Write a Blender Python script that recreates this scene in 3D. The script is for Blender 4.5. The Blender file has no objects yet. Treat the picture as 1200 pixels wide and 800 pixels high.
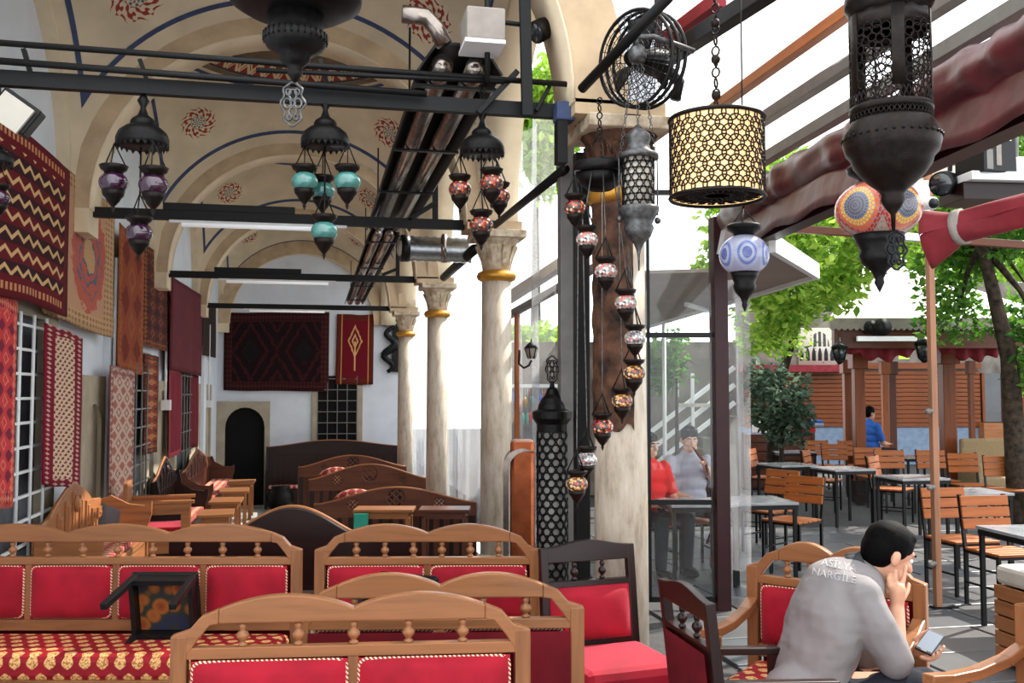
import bpy, bmesh, math, random
from mathutils import Vector, Matrix, noise as mnoise
random.seed(7)
R = math.radians
S = bpy.context.scene
COL = S.collection
PI = math.pi
# ------------------------------------------------------------------ camera
FPX, HC, VPX, VPY = 1130.0, 1.7, 368.0, 460.0          # focal length in px of a 1200x800 frame, eye height, portico vanishing point
PITCH = math.atan((VPY-400)/FPX)
YAW = math.atan((600-VPX)/FPX*math.cos(PITCH))
cam_d = bpy.data.cameras.new('camera'); cam = bpy.data.objects.new('camera', cam_d); COL.objects.link(cam)
cam_d.sensor_width = 36.0; cam_d.lens = 36.0*FPX/1200.0; cam_d.clip_start = .05; cam_d.clip_end = 400
cam.location = (0, 0, HC); cam.rotation_euler = (PI/2+PITCH, 0, -YAW)
S.camera = cam
FW = Vector((math.sin(YAW)*math.cos(PITCH), math.cos(YAW)*math.cos(PITCH), math.sin(PITCH)))
RT = Vector((math.cos(YAW), -math.sin(YAW), 0)); UP = RT.cross(FW); CP = Vector((0, 0, HC))
def ray(x, y): return FW + RT*((x-600)/FPX) - UP*((y-400)/FPX)
def PZ(x, y, z=0.0): d = ray(x, y); return CP + d*((z-HC)/d.z)
def PX(x, y, X): d = ray(x, y); return CP + d*(X/d.x)
def PY(x, y, Y): d = ray(x, y); return CP + d*(Y/d.y)
def PD(x, y, D): return CP + ray(x, y)*D
# ------------------------------------------------------------------ world, sun, exposure
w = bpy.data.worlds.new('World'); S.world = w; w.use_nodes = True
wn = w.node_tree; bgn = wn.nodes['Background']
bgn.inputs[0].default_value = (.93, .965, 1, 1); bgn.inputs[1].default_value = 2.3
sd = bpy.data.lights.new('sun', 'SUN'); sd.energy = 7.0; sd.angle = R(.6); sd.color = (1, .94, .84)
sun = bpy.data.objects.new('sun', sd); COL.objects.link(sun)
sun.rotation_euler = Vector((.78, .38, .92)).to_track_quat('Z', 'Y').to_euler()
S.view_settings.view_transform = 'Standard'; S.view_settings.look = 'None'; S.view_settings.gamma = 1
S.view_settings.use_curve_mapping = False
S.view_settings.exposure = 0.38
# ------------------------------------------------------------------ node expressions
class X:
    def __init__(s, nt, v): s.nt = nt; s.v = v
    def op(s, o, b=None, c=None):
        n = s.nt.nodes.new('ShaderNodeMath'); n.operation = o
        for i, q in enumerate((s, b, c)):
            if q is None: continue
            if isinstance(q, X): s.nt.links.new(q.v, n.inputs[i])
            else: n.inputs[i].default_value = q
        return X(s.nt, n.outputs[0])
    def __add__(s, b): return s.op('ADD', b)
    __radd__ = __add__
    def __sub__(s, b): return s.op('SUBTRACT', b)
    def __rsub__(s, b): return (s*-1)+b
    def __mul__(s, b): return s.op('MULTIPLY', b)
    __rmul__ = __mul__
    def __truediv__(s, b): return s.op('DIVIDE', b)
    def gt(s, b): return s.op('GREATER_THAN', b)
    def lt(s, b): return s.op('LESS_THAN', b)
    def abs(s): return s.op('ABSOLUTE')
    def sin(s): return s.op('SINE')
    def fr(s): return s.op('FRACT')
    def fl(s): return s.op('FLOOR')
    def mx(s, b): return s.op('MAXIMUM', b)
    def mn(s, b): return s.op('MINIMUM', b)
    def sq(s): return s.op('SQRT')
    def tri(s): return (s.fr()-.5).abs()                # 0..0.5 triangle wave
class G:
    def __init__(s, name, rough=.5, metal=0.0, spec=.5):
        s.m = bpy.data.materials.new(name); s.m.use_nodes = True; s.nt = s.m.node_tree
        s.b = s.nt.nodes['Principled BSDF']; s.b.inputs['Roughness'].default_value = rough
        s.b.inputs['Metallic'].default_value = metal; s.b.inputs['Specular IOR Level'].default_value = spec
        s.tc = s.nt.nodes.new('ShaderNodeTexCoord')
    def xyz(s, kind='Object'):
        n = s.nt.nodes.new('ShaderNodeSeparateXYZ'); s.nt.links.new(s.tc.outputs[kind], n.inputs[0])
        return [X(s.nt, o) for o in n.outputs]
    def vec(s, x, y, z=0.0):
        n = s.nt.nodes.new('ShaderNodeCombineXYZ')
        for i, q in enumerate((x, y, z)):
            if isinstance(q, X): s.nt.links.new(q.v, n.inputs[i])
            else: n.inputs[i].default_value = q
        return n.outputs[0]
    def mp(s, scale=(1, 1, 1), kind='Object'):
        n = s.nt.nodes.new('ShaderNodeMapping'); s.nt.links.new(s.tc.outputs[kind], n.inputs[0]); n.inputs['Scale'].default_value = scale
        return n.outputs[0]
    def noise(s, sc, det=4, vec=None, rough=.55, kind='Object'):
        n = s.nt.nodes.new('ShaderNodeTexNoise'); n.inputs['Scale'].default_value = sc; n.inputs['Detail'].default_value = det
        n.inputs['Roughness'].default_value = rough
        s.nt.links.new(vec if vec is not None else s.tc.outputs[kind], n.inputs['Vector']); return X(s.nt, n.outputs[0])
    def vor(s, sc, vec=None, feat='F1', out=0, kind='Object'):
        n = s.nt.nodes.new('ShaderNodeTexVoronoi'); n.feature = feat; n.inputs['Scale'].default_value = sc
        s.nt.links.new(vec if vec is not None else s.tc.outputs[kind], n.inputs['Vector'])
        o = n.outputs[out]; return X(s.nt, o) if out == 0 else o
    def mix(s, f, a, b):
        n = s.nt.nodes.new('ShaderNodeMix'); n.data_type = 'RGBA'
        n.inputs[0].default_value = .5
        if isinstance(f, X): s.nt.links.new(f.v, n.inputs[0])
        else: n.inputs[0].default_value = f
        for k, q in ((6, a), (7, b)):
            if isinstance(q, tuple): n.inputs[k].default_value = (*q[:3], 1)
            else: s.nt.links.new(q, n.inputs[k])
        return n.outputs[2]
    def ramp(s, f, *st):
        n = s.nt.nodes.new('ShaderNodeValToRGB'); cr = n.color_ramp
        while len(cr.elements) < len(st): cr.elements.new(.5)
        for e, (p, c) in zip(cr.elements, st): e.position = p; e.color = (*c, 1)
        s.nt.links.new(f.v, n.inputs[0]); return n.outputs[0]
    def base(s, c):
        if isinstance(c, tuple): s.b.inputs['Base Color'].default_value = (*c[:3], 1)
        else: s.nt.links.new(c, s.b.inputs['Base Color'])
        return s
    def bump(s, h, st=.3, d=.01):
        n = s.nt.nodes.new('ShaderNodeBump'); n.inputs['Strength'].default_value = st; n.inputs['Distance'].default_value = d
        s.nt.links.new(h.v, n.inputs['Height']); s.nt.links.new(n.outputs[0], s.b.inputs['Normal']); return s
    def set(s, **k):
        for a, v in k.items(): s.b.inputs[a.replace('_', ' ')].default_value = v
        return s
def C(h):                                                # sRGB 0-255 triple -> linear
    f = lambda v: (v/255/12.92 if v/255 <= .04045 else ((v/255+.055)/1.055)**2.4)
    return tuple(f(v) for v in h)
MATS = {}
def plain(name, rgb, rough=.5, metal=0.0, spec=.28, var=.12, sc=9.0, bump=0.0):
    g = G(name, rough, metal, spec); c = C(rgb); n = g.noise(sc, 4)
    g.base(g.ramp(n, (.3, tuple(v*(1-var*1.6) for v in c)), (.7, tuple(min(1, v*(1+var)) for v in c))))
    if bump: g.bump(g.noise(sc*6, 4), bump, .004)
    MATS[name] = g.m; return g
def wood(name, rgb, axis=0, rough=.38, dark=.55, sc=1.0):
    g = G(name, rough, 0, .3); c = C(rgb); s = [22*sc]*3; s[axis] = 1.6*sc
    v = g.mp(tuple(s)); n = g.noise(1.0, 5, v, .6); k = g.noise(2.2*sc, 2)
    a = g.ramp(n, (.25, tuple(x*dark for x in c)), (.5, c), (.8, tuple(min(1, x*1.28) for x in c)))
    g.base(g.mix((k-.45)*.9, a, tuple(x*.7 for x in c))); g.bump(n, .12, .002); MATS[name] = g.m; return g
for nm, rgb in (('honey', (140, 92, 58)), ('orange', (158, 88, 38)), ('redwood', (92, 50, 32)), ('dark', (34, 18, 16)), ('oak', (150, 96, 56)), ('pillar', (116, 58, 20)), ('tan', (158, 112, 84))):
    for ax, t in ((0, 'x'), (1, 'y'), (2, 'z')): wood(f'{nm}_{t}', rgb, ax, rough=.3 if nm in ('honey', 'dark') else .42)
plain('white_plaster', (214, 219, 226), .85, var=.05, sc=2.2, bump=.15)
plain('cream_plaster', (220, 202, 172), .85, var=.09, sc=3.0, bump=.12)
plain('tan_plaster', (192, 168, 136), .85, var=.13, sc=4.0, bump=.15)
plain('vault_plaster', (208, 192, 164), .88, var=.09, sc=2.5, bump=.1)
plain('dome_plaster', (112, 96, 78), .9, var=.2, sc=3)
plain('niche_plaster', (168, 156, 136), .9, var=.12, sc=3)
plain('blue_paint', (62, 74, 104), .8, var=.2, sc=12)
plain('iron', (9, 9, 10), .55, .0, var=.3, sc=20)
plain('black_metal', (9, 9, 10), .38, .0, var=.2)
plain('bronze', (22, 21, 21), .42, .5, var=.35, sc=40, bump=.2)
plain('bronze_brown', (30, 23, 19), .42, .5, var=.35, sc=40, bump=.2)
plain('silver_bronze', (96, 96, 96), .4, .75, var=.35, sc=45, bump=.2)
plain('gold', (196, 142, 58), .35, .6, var=.2)
plain('steel', (150, 140, 132), .22, .95, var=.15, sc=14)
plain('foil', (190, 196, 200), .2, .95, var=.15, sc=25, bump=.5)
plain('white_metal', (226, 228, 228), .4, 0, var=.03)
plain('grey_metal', (120, 118, 114), .5, .2, var=.1)
plain('maroon_metal', (46, 15, 17), .35, .1, var=.15)
plain('maroon_vinyl', (78, 22, 30), .38, 0, .4, var=.25, sc=6, bump=.5)
plain('maroon_cloth', (132, 42, 50), .75, 0, var=.2, sc=6)
plain('velvet_back', (98, 14, 24), .9, 0, .2, var=.2, sc=5)
plain('cream_plastic', (190, 184, 172), .45, var=.04)
plain('black_plastic', (20, 20, 22), .4, var=.1)
plain('speaker_white', (232, 232, 232), .5, var=.03)
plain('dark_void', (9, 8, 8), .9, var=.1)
plain('dark_glass', (40, 46, 50), .12, 0, .8, var=.3, sc=3)
plain('skin', (198, 146, 118), .55, 0, .4, var=.08, sc=14)
plain('skin_pale', (206, 160, 134), .55, 0, .4, var=.08, sc=14)
plain('hair', (5, 4, 4), .6, 0, .06, var=.4, sc=60, bump=.6)
plain('shirt_grey', (128, 123, 123), .8, 0, .25, var=.06, sc=6)
plain('shirt_white', (158, 160, 172), .85, 0, .2, var=.06, sc=6)
plain('shirt_red', (208, 44, 44), .85, 0, .2, var=.1, sc=6)
plain('shirt_blue', (52, 104, 190), .85, 0, .2, var=.1, sc=6)
plain('shirt_black', (16, 16, 20), .85, 0, .2, var=.2, sc=6)
plain('trousers', (34, 36, 44), .9, 0, .2, var=.2, sc=8)
plain('trousers_grey', (96, 98, 104), .9, 0, .2, var=.2, sc=8)
plain('collar', (58, 58, 62), .85, 0, .2, var=.1)
plain('emboss_thread', (160, 158, 158), .7, 0, .3, var=.05)
plain('tin_turquoise', (40, 150, 128), .45, var=.1)
plain('bark', (62, 52, 42), .9, var=.5, sc=14, bump=.8)
plain('table_top', (150, 152, 156), .16, 0, .7, var=.15, sc=5)
plain('fabric_grey', (150, 142, 134), .9, var=.1)
plain('canopy_grey', (150, 138, 126), .85, var=.06, sc=2)
plain('canopy_white', (236, 234, 226), .8, var=.03, sc=2)
plain('brown_hide', (82, 54, 38), .75, var=.6, sc=10, bump=.7)
plain('stone_wall', (118, 112, 104), .9, var=.3, sc=3, bump=.4)
plain('blue_paint_wall', (120, 138, 160), .8, var=.12)
plain('scarf_red', (190, 40, 40), .8, var=.2); plain('book_blue', (30, 110, 170), .5, var=.1); plain('copper', (168, 92, 58), .3, .9, var=.2)
plain('rattan', (150, 128, 96), .85, var=.3, sc=80, bump=.6)
plain('pot', (96, 62, 44), .8)
g = G('maroon_vinyl', .36, 0, .45); n = g.noise(7, 5, g.mp((1, 1, 1)), .6); g.base(g.ramp(n, (.3, C((58, 15, 22))), (.7, C((88, 28, 36))))); g.bump(g.noise(3.5, 2), .3, .04); MATS['maroon_vinyl'] = g.m
# velvet
g = G('velvet', .8, 0, .25); n = g.noise(5, 3); g.base(g.ramp(n, (.3, C((124, 8, 26))), (.7, C((164, 18, 40))))); g.set(Sheen_Weight=.35, Sheen_Roughness=.4); g.b.inputs['Sheen Tint'].default_value = (1, .35, .45, 1); MATS['velvet'] = g.m
# brocade: gold ogee motifs on red (x along the bench, y-z wrapped over the front edge)
g = G('brocade', .7, 0, .3); x, y, z = g.xyz(); u = x/.085; v = (y-z)/.075; row = v.fl(); uu = (u+row*.5).fr()-.5; vv = v.fr()-.5
d = (uu.abs()*1.5+(vv*vv)*3.2); nn = g.noise(90, 2); m_ = d.lt(.5)
inn = g.mix(nn.gt(.54), C((226, 178, 112)), C((176, 104, 62))); red = g.ramp(g.noise(6, 3), (.3, C((126, 12, 26))), (.7, C((164, 22, 36))))
g.base(g.mix(m_, red, inn)); MATS['brocade'] = g.m
# twisted rope piping
g = G('shirt_folds', .8, 0, .2); n = g.noise(3.2, 2, g.mp((1, 1, 2.2)), .45); c_ = C((128, 123, 123)); g.base(g.ramp(g.noise(6, 4), (.3, tuple(v*.92 for v in c_)), (.7, c_))); g.bump(n, .45, .06); MATS['shirt_grey'] = g.m
g = G('rope', .7); x, y, z = g.xyz(); g.base(g.mix(((x+z)*62).fr().gt(.5), C((224, 196, 160)), C((140, 24, 40)))); MATS['rope'] = g.m
# marble shafts
g = G('marble', .5); n = g.noise(3, 6, g.mp((5, 5, 1.2)), .65); g.base(g.ramp(n, (.25, C((128, 112, 94))), (.48, C((186, 172, 152))), (.75, C((214, 204, 190))))); g.bump(n, .2, .004); MATS['marble'] = g.m
g = G('marble_capital', .6); n = g.noise(14, 5); g.base(g.ramp(n, (.3, C((150, 128, 100))), (.7, C((216, 202, 178))))); g.bump(n, .3, .006); MATS['capital'] = g.m
# paving
g = G('slab', .42); n = g.noise(2.3, 6); o = g.nt.nodes.new('ShaderNodeObjectInfo'); rr = X(g.nt, o.outputs['Random'])
g.base(g.mix(rr*.6, g.ramp(n, (.3, C((52, 56, 63))), (.7, C((78, 81, 86)))), C((88, 82, 78)))); g.bump(g.noise(30, 5), .25, .004); MATS['slab'] = g.m  # courtyard shade is put into the darkened slab greys
g = G('joint', .9); n = g.noise(20, 5); g.base(g.ramp(n, (.3, C((40, 40, 42))), (.7, C((62, 61, 60))))); MATS['joint'] = g.m
g = G('portico_slab', .55); n = g.noise(3, 5); g.base(g.ramp(n, (.3, C((150, 148, 142))), (.7, C((186, 182, 174))))); MATS['portico_slab'] = g.m
# glass / plastic: mixes of transparent, diffuse and gloss
def clear(name, tr, tint, diff, gl, rough=.03):
    m = bpy.data.materials.new(name); m.use_nodes = True; nt = m.node_tree; nt.nodes.clear(); N = nt.nodes.new; L = nt.links.new
    o = N('ShaderNodeOutputMaterial'); t = N('ShaderNodeBsdfTransparent'); t.inputs[0].default_value = (*tint, 1)
    d = N('ShaderNodeBsdfTranslucent'); d.inputs[0].default_value = (.92, .93, .95, 1); dd = N('ShaderNodeBsdfDiffuse'); dd.inputs[0].default_value = (.9, .9, .92, 1)
    s1 = N('ShaderNodeMixShader'); s1.inputs[0].default_value = .5; L(d.outputs[0], s1.inputs[1]); L(dd.outputs[0], s1.inputs[2])
    gg = N('ShaderNodeBsdfGlossy'); gg.inputs[1].default_value = rough; gg.inputs[0].default_value = (1, 1, 1, 1)
    a = N('ShaderNodeMixShader'); L(t.outputs[0], a.inputs[1]); L(s1.outputs[0], a.inputs[2])
    tc = N('ShaderNodeTexCoord'); mp = N('ShaderNodeMapping'); mp.inputs['Scale'].default_value = (3, 3, .7); nz = N('ShaderNodeTexNoise'); nz.inputs['Scale'].default_value = 1.5; nz.inputs['Detail'].default_value = 4
    L(tc.outputs['Object'], mp.inputs[0]); L(mp.outputs[0], nz.inputs[0]); mm = N('ShaderNodeMath'); mm.operation = 'MULTIPLY'; mm.inputs[1].default_value = diff*2; L(nz.outputs[0], mm.inputs[0]); L(mm.outputs[0], a.inputs[0])
    b = N('ShaderNodeMixShader'); b.inputs[0].default_value = gl; L(a.outputs[0], b.inputs[1]); L(gg.outputs[0], b.inputs[2]); L(b.outputs[0], o.inputs[0])
    MATS[name] = m
clear('glass', 1, (.95, .97, .97), .012, .02)
clear('vinyl', 1, (.88, .90, .93), .2, .05, .12)
clear('roof_vinyl', 1, (.98, .98, .98), .62, .02, .2)
def emit(name, rgb, st, rough=.5):
    g = G(name, rough); g.base(C(rgb)); g.b.inputs['Emission Color'].default_value = (*C(rgb), 1); g.b.inputs['Emission Strength'].default_value = st; MATS[name] = g.m
emit('lamp_shade', (250, 210, 150), .62); emit('tube_light', (235, 238, 240), .25); emit('phone_screen', (44, 66, 88), .25); emit('exit_green', (190, 230, 80), 1.0)
# leaves
def leafmat(name, a, b):
    g = G(name, .55, 0, .3); o = g.nt.nodes.new('ShaderNodeNewGeometry'); rr = X(g.nt, o.outputs['Random Per Island'])
    c = g.mix(rr, C(a), C(b)); g.base(c)
    t = g.nt.nodes.new('ShaderNodeBsdfTranslucent'); g.nt.links.new(c, t.inputs[0]); ms = g.nt.nodes.new('ShaderNodeMixShader'); ms.inputs[0].default_value = .5
    g.nt.links.new(g.b.outputs[0], ms.inputs[1]); g.nt.links.new(t.outputs[0], ms.inputs[2]); g.nt.links.new(ms.outputs[0], g.nt.nodes['Material Output'].inputs[0]); MATS[name] = g.m
leafmat('leaf_bright', (96, 146, 40), (176, 206, 84)); leafmat('leaf_mid', (48, 96, 34), (110, 156, 56)); leafmat('leaf_dark', (34, 56, 40), (112, 134, 112))
def M(n): return MATS[n]
# ------------------------------------------------------------------ mesh building
class MB:
    def __init__(s): s.v = []; s.f = []; s.sm = []; s.uv = {}
    def add(s, vs, fs, smooth=False, uvs=None):
        o = len(s.v); s.v += [tuple(p) for p in vs]
        for i, f in enumerate(fs):
            if uvs: s.uv[len(s.f)] = [uvs[k] for k in f]
            s.f.append([k+o for k in f]); s.sm.append(smooth)
        return s
    def box(s, a, b, m=None):
        vs = [Vector((x, y, z)) for z in (a[2], b[2]) for y in (a[1], b[1]) for x in (a[0], b[0])]
        if m is not None: vs = [m @ p for p in vs]
        return s.add(vs, [(0, 2, 3, 1), (4, 5, 7, 6), (0, 1, 5, 4), (2, 6, 7, 3), (0, 4, 6, 2), (1, 3, 7, 5)])
    def bar(s, p, q, w, h=None, up=(0, 0, 1)):              # rectangular bar between two points
        p = Vector(p); q = Vector(q); d = (q-p); L = d.length; d.normalize(); u = Vector(up)
        if abs(d.dot(u)) > .99: u = Vector((0, 1, 0))
        a = d.cross(u).normalized(); b = a.cross(d); h = w if h is None else h
        m = Matrix((( a.x, d.x, b.x, p.x), (a.y, d.y, b.y, p.y), (a.z, d.z, b.z, p.z), (0, 0, 0, 1)))
        return s.box((-w/2, 0, -h/2), (w/2, L, h/2), m)
    def tube(s, pts, r, n=8, cap=True, closed=False):
        pts = [Vector(p) for p in pts]; k = len(pts); rs = r if isinstance(r, (list, tuple)) else [r]*k
        vs = []; prev = None
        for i, p in enumerate(pts):
            if closed: d = pts[(i+1) % k]-pts[i-1]
            else: d = pts[min(i+1, k-1)]-pts[max(i-1, 0)]
            if d.length < 1e-9: d = Vector((0, 0, 1))
            d.normalize()
            if prev is None:
                u = Vector((0, 0, 1)) if abs(d.z) < .9 else Vector((1, 0, 0)); a = d.cross(u).normalized()
            else:
                a = prev - d*prev.dot(d)
                a = a.normalized() if a.length > 1e-6 else d.orthogonal().normalized()
            prev = a; b = d.cross(a)
            vs += [p+(a*math.cos(t)+b*math.sin(t))*rs[i] for t in (2*PI*j/n for j in range(n))]
        fs = []
        for i in range(k if closed else k-1):
            for j in range(n):
                i2 = (i+1) % k; fs.append((i*n+j, i*n+(j+1) % n, i2*n+(j+1) % n, i2*n+j))
        if cap and not closed: fs += [tuple(range(n-1, -1, -1)), tuple((k-1)*n+j for j in range(n))]
        return s.add(vs, fs, True)
    def lathe(s, prof, n=20, c=(0, 0, 0), m=None, smooth=True, a0=0.0):
        vs = []; k = len(prof)
        for (r, z) in prof:
            for j in range(n):
                t = 2*PI*j/n+a0; p = Vector((c[0]+r*math.cos(t), c[1]+r*math.sin(t), c[2]+z)); vs.append(m @ p if m is not None else p)
        fs = [(i*n+j, i*n+(j+1) % n, (i+1)*n+(j+1) % n, (i+1)*n+j) for i in range(k-1) for j in range(n)]
        if prof[0][0] > 1e-4: fs.append(tuple(range(n-1, -1, -1)))
        if prof[-1][0] > 1e-4: fs.append(tuple((k-1)*n+j for j in range(n)))
        return s.add(vs, fs, smooth)
    def ball(s, c, r, n=16, m=10, sc=(1, 1, 1), mat=None):
        vs = []; c = Vector(c)
        for i in range(m+1):
            a = PI*i/m
            for j in range(n):
                t = 2*PI*j/n; p = Vector((math.sin(a)*math.cos(t)*sc[0], math.sin(a)*math.sin(t)*sc[1], -math.cos(a)*sc[2]))*r
                if mat is not None: p = mat @ p
                vs.append(c+p)
        return s.add(vs, [(i*n+j, i*n+(j+1) % n, (i+1)*n+(j+1) % n, (i+1)*n+j) for i in range(m) for j in range(n)], True)
    def strip(s, lo, hi, fn, d0, d1, smooth=False):         # solid between two poly-lines lo/hi of (a,b), extruded d0..d1 through fn(a,b,d)
        k = len(lo); vs = []
        for (a, b), (c, d) in zip(lo, hi): vs += [fn(a, b, d0), fn(c, d, d0), fn(a, b, d1), fn(c, d, d1)]
        fs = []
        for i in range(k-1):
            o = 4*i; q = o+4; fs += [(o, o+1, q+1, q), (o+2, q+2, q+3, o+3), (o+1, o+3, q+3, q+1), (o, q, q+2, o+2)]
        fs += [(0, 2, 3, 1), (4*k-4, 4*k-3, 4*k-1, 4*k-2)]
        return s.add(vs, fs, smooth)
    def grid(s, fn, nu, nv, smooth=True):
        vs = []; uv = []
        for j in range(nv+1):
            for i in range(nu+1): vs.append(fn(i/nu, j/nv)); uv.append((i/nu, j/nv))
        return s.add(vs, [(j*(nu+1)+i, j*(nu+1)+i+1, (j+1)*(nu+1)+i+1, (j+1)*(nu+1)+i) for j in range(nv) for i in range(nu)], smooth, uv)
    def poly(s, pts, fn, d0, d1):                            # convex/any polygon of (a,b) extruded
        k = len(pts); vs = [fn(a, b, d0) for a, b in pts]+[fn(a, b, d1) for a, b in pts]
        return s.add(vs, [tuple(range(k-1, -1, -1)), tuple(range(k, 2*k))]+[(i, (i+1) % k, k+(i+1) % k, k+i) for i in range(k)])
    def build(s, name, mat, parent=None, bevel=0.0, loc=None, solid=0.0, kind=None):
        me = bpy.data.meshes.new(name); me.from_pydata(s.v, [], s.f)
        me.polygons.foreach_set('use_smooth', s.sm)
        if s.uv:
            l = me.uv_layers.new(name='UVMap')
            for p in me.polygons:
                q = s.uv.get(p.index)
                if q:
                    for li, c in zip(p.loop_indices, q): l.data[li].uv = c
        me.update(); bm = bmesh.new(); bm.from_mesh(me); bmesh.ops.recalc_face_normals(bm, faces=bm.faces); bm.to_mesh(me); bm.free()
        me.materials.append(M(mat) if isinstance(mat, str) else mat)
        o = bpy.data.objects.new(name, me); COL.objects.link(o)
        if parent: o.parent = parent
        if loc is not None: o.location = loc
        if bevel:
            b = o.modifiers.new('bevel', 'BEVEL'); b.width = bevel; b.segments = 2; b.limit_method = 'ANGLE'; b.angle_limit = R(50)
        if solid:
            b = o.modifiers.new('solid', 'SOLIDIFY'); b.thickness = solid; b.offset = 0
        if kind: o['kind'] = kind
        return o
def thing(name, label, cat, loc=(0, 0, 0), rz=0.0, group=None):
    o = bpy.data.objects.new(name, None); COL.objects.link(o); o.empty_display_size = .1
    o.location = loc; o.rotation_euler = (0, 0, rz); o['label'] = label; o['category'] = cat
    if group: o['group'] = group
    return o
def tag(o, label, cat, group=None):
    o['label'] = label; o['category'] = cat
    if group: o['group'] = group
    return o
def struct(o, label=None):
    o['kind'] = 'structure'
    if label: o['label'] = label
    return o
def dup(root, label, loc, rz, scale=None):
    r = root.copy(); COL.objects.link(r); r.location = loc; r.rotation_euler = (0, 0, rz); r['label'] = label
    if scale: r.scale = scale
    for ch in list(root.children):
        c = ch.copy(); COL.objects.link(c); c.parent = r
        for gch in list(ch.children):
            d = gch.copy(); COL.objects.link(d); d.parent = c
    return r
def clone(o, parent, loc=None, rz=None):
    c = o.copy(); COL.objects.link(c); c.parent = parent
    if loc is not None: c.location = loc
    if rz is not None: c.rotation_euler = (0, 0, rz)
    return c
def arc(cx, cy, r, a0, a1, n): return [(cx+r*math.cos(R(a0+(a1-a0)*i/n)), cy+r*math.sin(R(a0+(a1-a0)*i/n))) for i in range(n+1)]
def XZ(y0=0): return lambda a, b, d: Vector((a, d, b))
XZ = lambda a, b, d: Vector((a, d, b))
YZ = lambda a, b, d: Vector((d, a, b))
XY = lambda a, b, d: Vector((a, b, d))
# ------------------------------------------------------------------ the portico shell
ZP = -.765                                                   # sunken portico floor
XW = PZ(253, 592, ZP).x; YF = PZ(285, 592, ZP).y
Y1, Y2, Y3, Y4 = 5.0, 8.63, 12.96, 17.53
XC, ZB = 1.624, 3.2225
YSTEP = 9.4
TR = .19; XL, XR = XW+.09, XC-.15; CX = (XL+XR)/2; HB = (XR-XL)/2; RI = HB-.15
# floors
fl = struct(MB().box((XW-.3, -2.5, -1.2), (XC+.9, YSTEP, -.02)).build('floor_terrace', 'joint'), 'grey stone terrace floor under the red benches')
sl = MB().box((0, 0, -.04), (.595, .595, 0)).build('slab', 'slab', fl, bevel=.006); first = True
for i in range(7):
    for j in range(19):
        p = (XW+.02+i*.605, -2.2+j*.6, 0)
        if first: sl.location = p; first = False
        else: clone(sl, fl, p)
fp = struct(MB().box((XW-.3, YSTEP, ZP-.4), (XC+.9, YF+.6, ZP-.02)).build('floor_portico', 'joint'), 'pale stone floor of the lower arcade')
ps = MB().box((0, 0, -.04), (.715, .71, 0)).build('slab', 'portico_slab', fp, bevel=.006); first = True
for i in range(5):
    for j in range(17):
        p = (XW+.04+i*.725, YSTEP+.3+j*.72, ZP)
        if first: ps.location = p; first = False
        else: clone(ps, fp, p)
for k in range(3): struct(MB().box((XW, YSTEP+.3*k, ZP), (XC+.3, YSTEP+.3*(k+1), -.19*(k+1))).build(f'trim_{k+1}', 'portico_slab', bevel=.01), ['upper','middle','lower'][k]+' stone step leading down into the arcade')
# courtyard floor with flagstones
cy = struct(MB().box((XC+.9, -3, -.6), (46, 46, -.025)).build('floor_courtyard', 'joint'), 'dark grey flagstone courtyard floor')
vs_ = []
for q in range(3):
    L = (.95, .7, 1.2)[q]; vs_.append(L)
meshes = []
k = 0
for j in range(15):
    y = 2.0+j*.62; xx = XC+.92+(j % 3)*-.0
    xx += random.random()*.1; i = 0
    while xx < 3.4+y*.62 and i < 14:
        q = random.randrange(3)
        ln = vs_[q]
        if len(meshes) <= q or meshes[q] is None:
            while len(meshes) <= q: meshes.append(None)
            o = MB().box((0, 0, -.05), (ln-.02, .6, 0)).build('flagstone', 'slab', cy, bevel=.008); meshes[q] = o; o.location = (xx, y, 0)
        else: o = clone(meshes[q], cy, (xx, y, random.uniform(-.004, .004)))
        xx += ln; i += 1
# left wall
wl = struct(MB().box((XW-.5, -2.5, ZP-.3), (XW, YF+.5, 6.4)).build('wall_left', 'white_plaster'), 'white plastered wall hung with rugs')
def wy(px): return PX(px, 400, XW).y
def wz(px, py): return PX(px, py, XW).z
def arch_pts(c, hw, zs, rise, n=12): return [(c-hw*math.cos(PI*i/n), zs+rise*math.sin(PI*i/n)) for i in range(n+1)]
def arch_panel(mb, c, hw, zs, rise, c0, c1, z0, z1, fn, d0, d1):   # slab with an arched opening
    A = arch_pts(c, hw, zs, rise); mb.strip([(c0, z0), (c-hw, z0)], [(c0, z1), (c-hw, z1)], fn, d0, d1)
    mb.strip(A, [(a, z1) for a, _ in A], fn, d0, d1); mb.strip([(c+hw, z0), (c1, z0)], [(c+hw, z1), (c1, z1)], fn, d0, d1)
    return mb
def arch_fill(mb, c, hw, z0, zs, rise, fn, d0, d1):
    A = arch_pts(c, hw, zs, rise); return mb.strip([(a, z0) for a, _ in A], A, fn, d0, d1)
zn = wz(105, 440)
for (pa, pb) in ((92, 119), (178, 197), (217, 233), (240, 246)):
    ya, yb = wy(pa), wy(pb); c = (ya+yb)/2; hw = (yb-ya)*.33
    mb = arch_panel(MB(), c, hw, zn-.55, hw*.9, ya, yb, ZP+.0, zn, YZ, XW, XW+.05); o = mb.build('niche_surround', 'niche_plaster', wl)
    arch_fill(MB(), c, hw, ZP, zn-.55, hw*.9, YZ, XW, XW+.012).build('niche_back', 'niche_plaster', wl)
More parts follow.
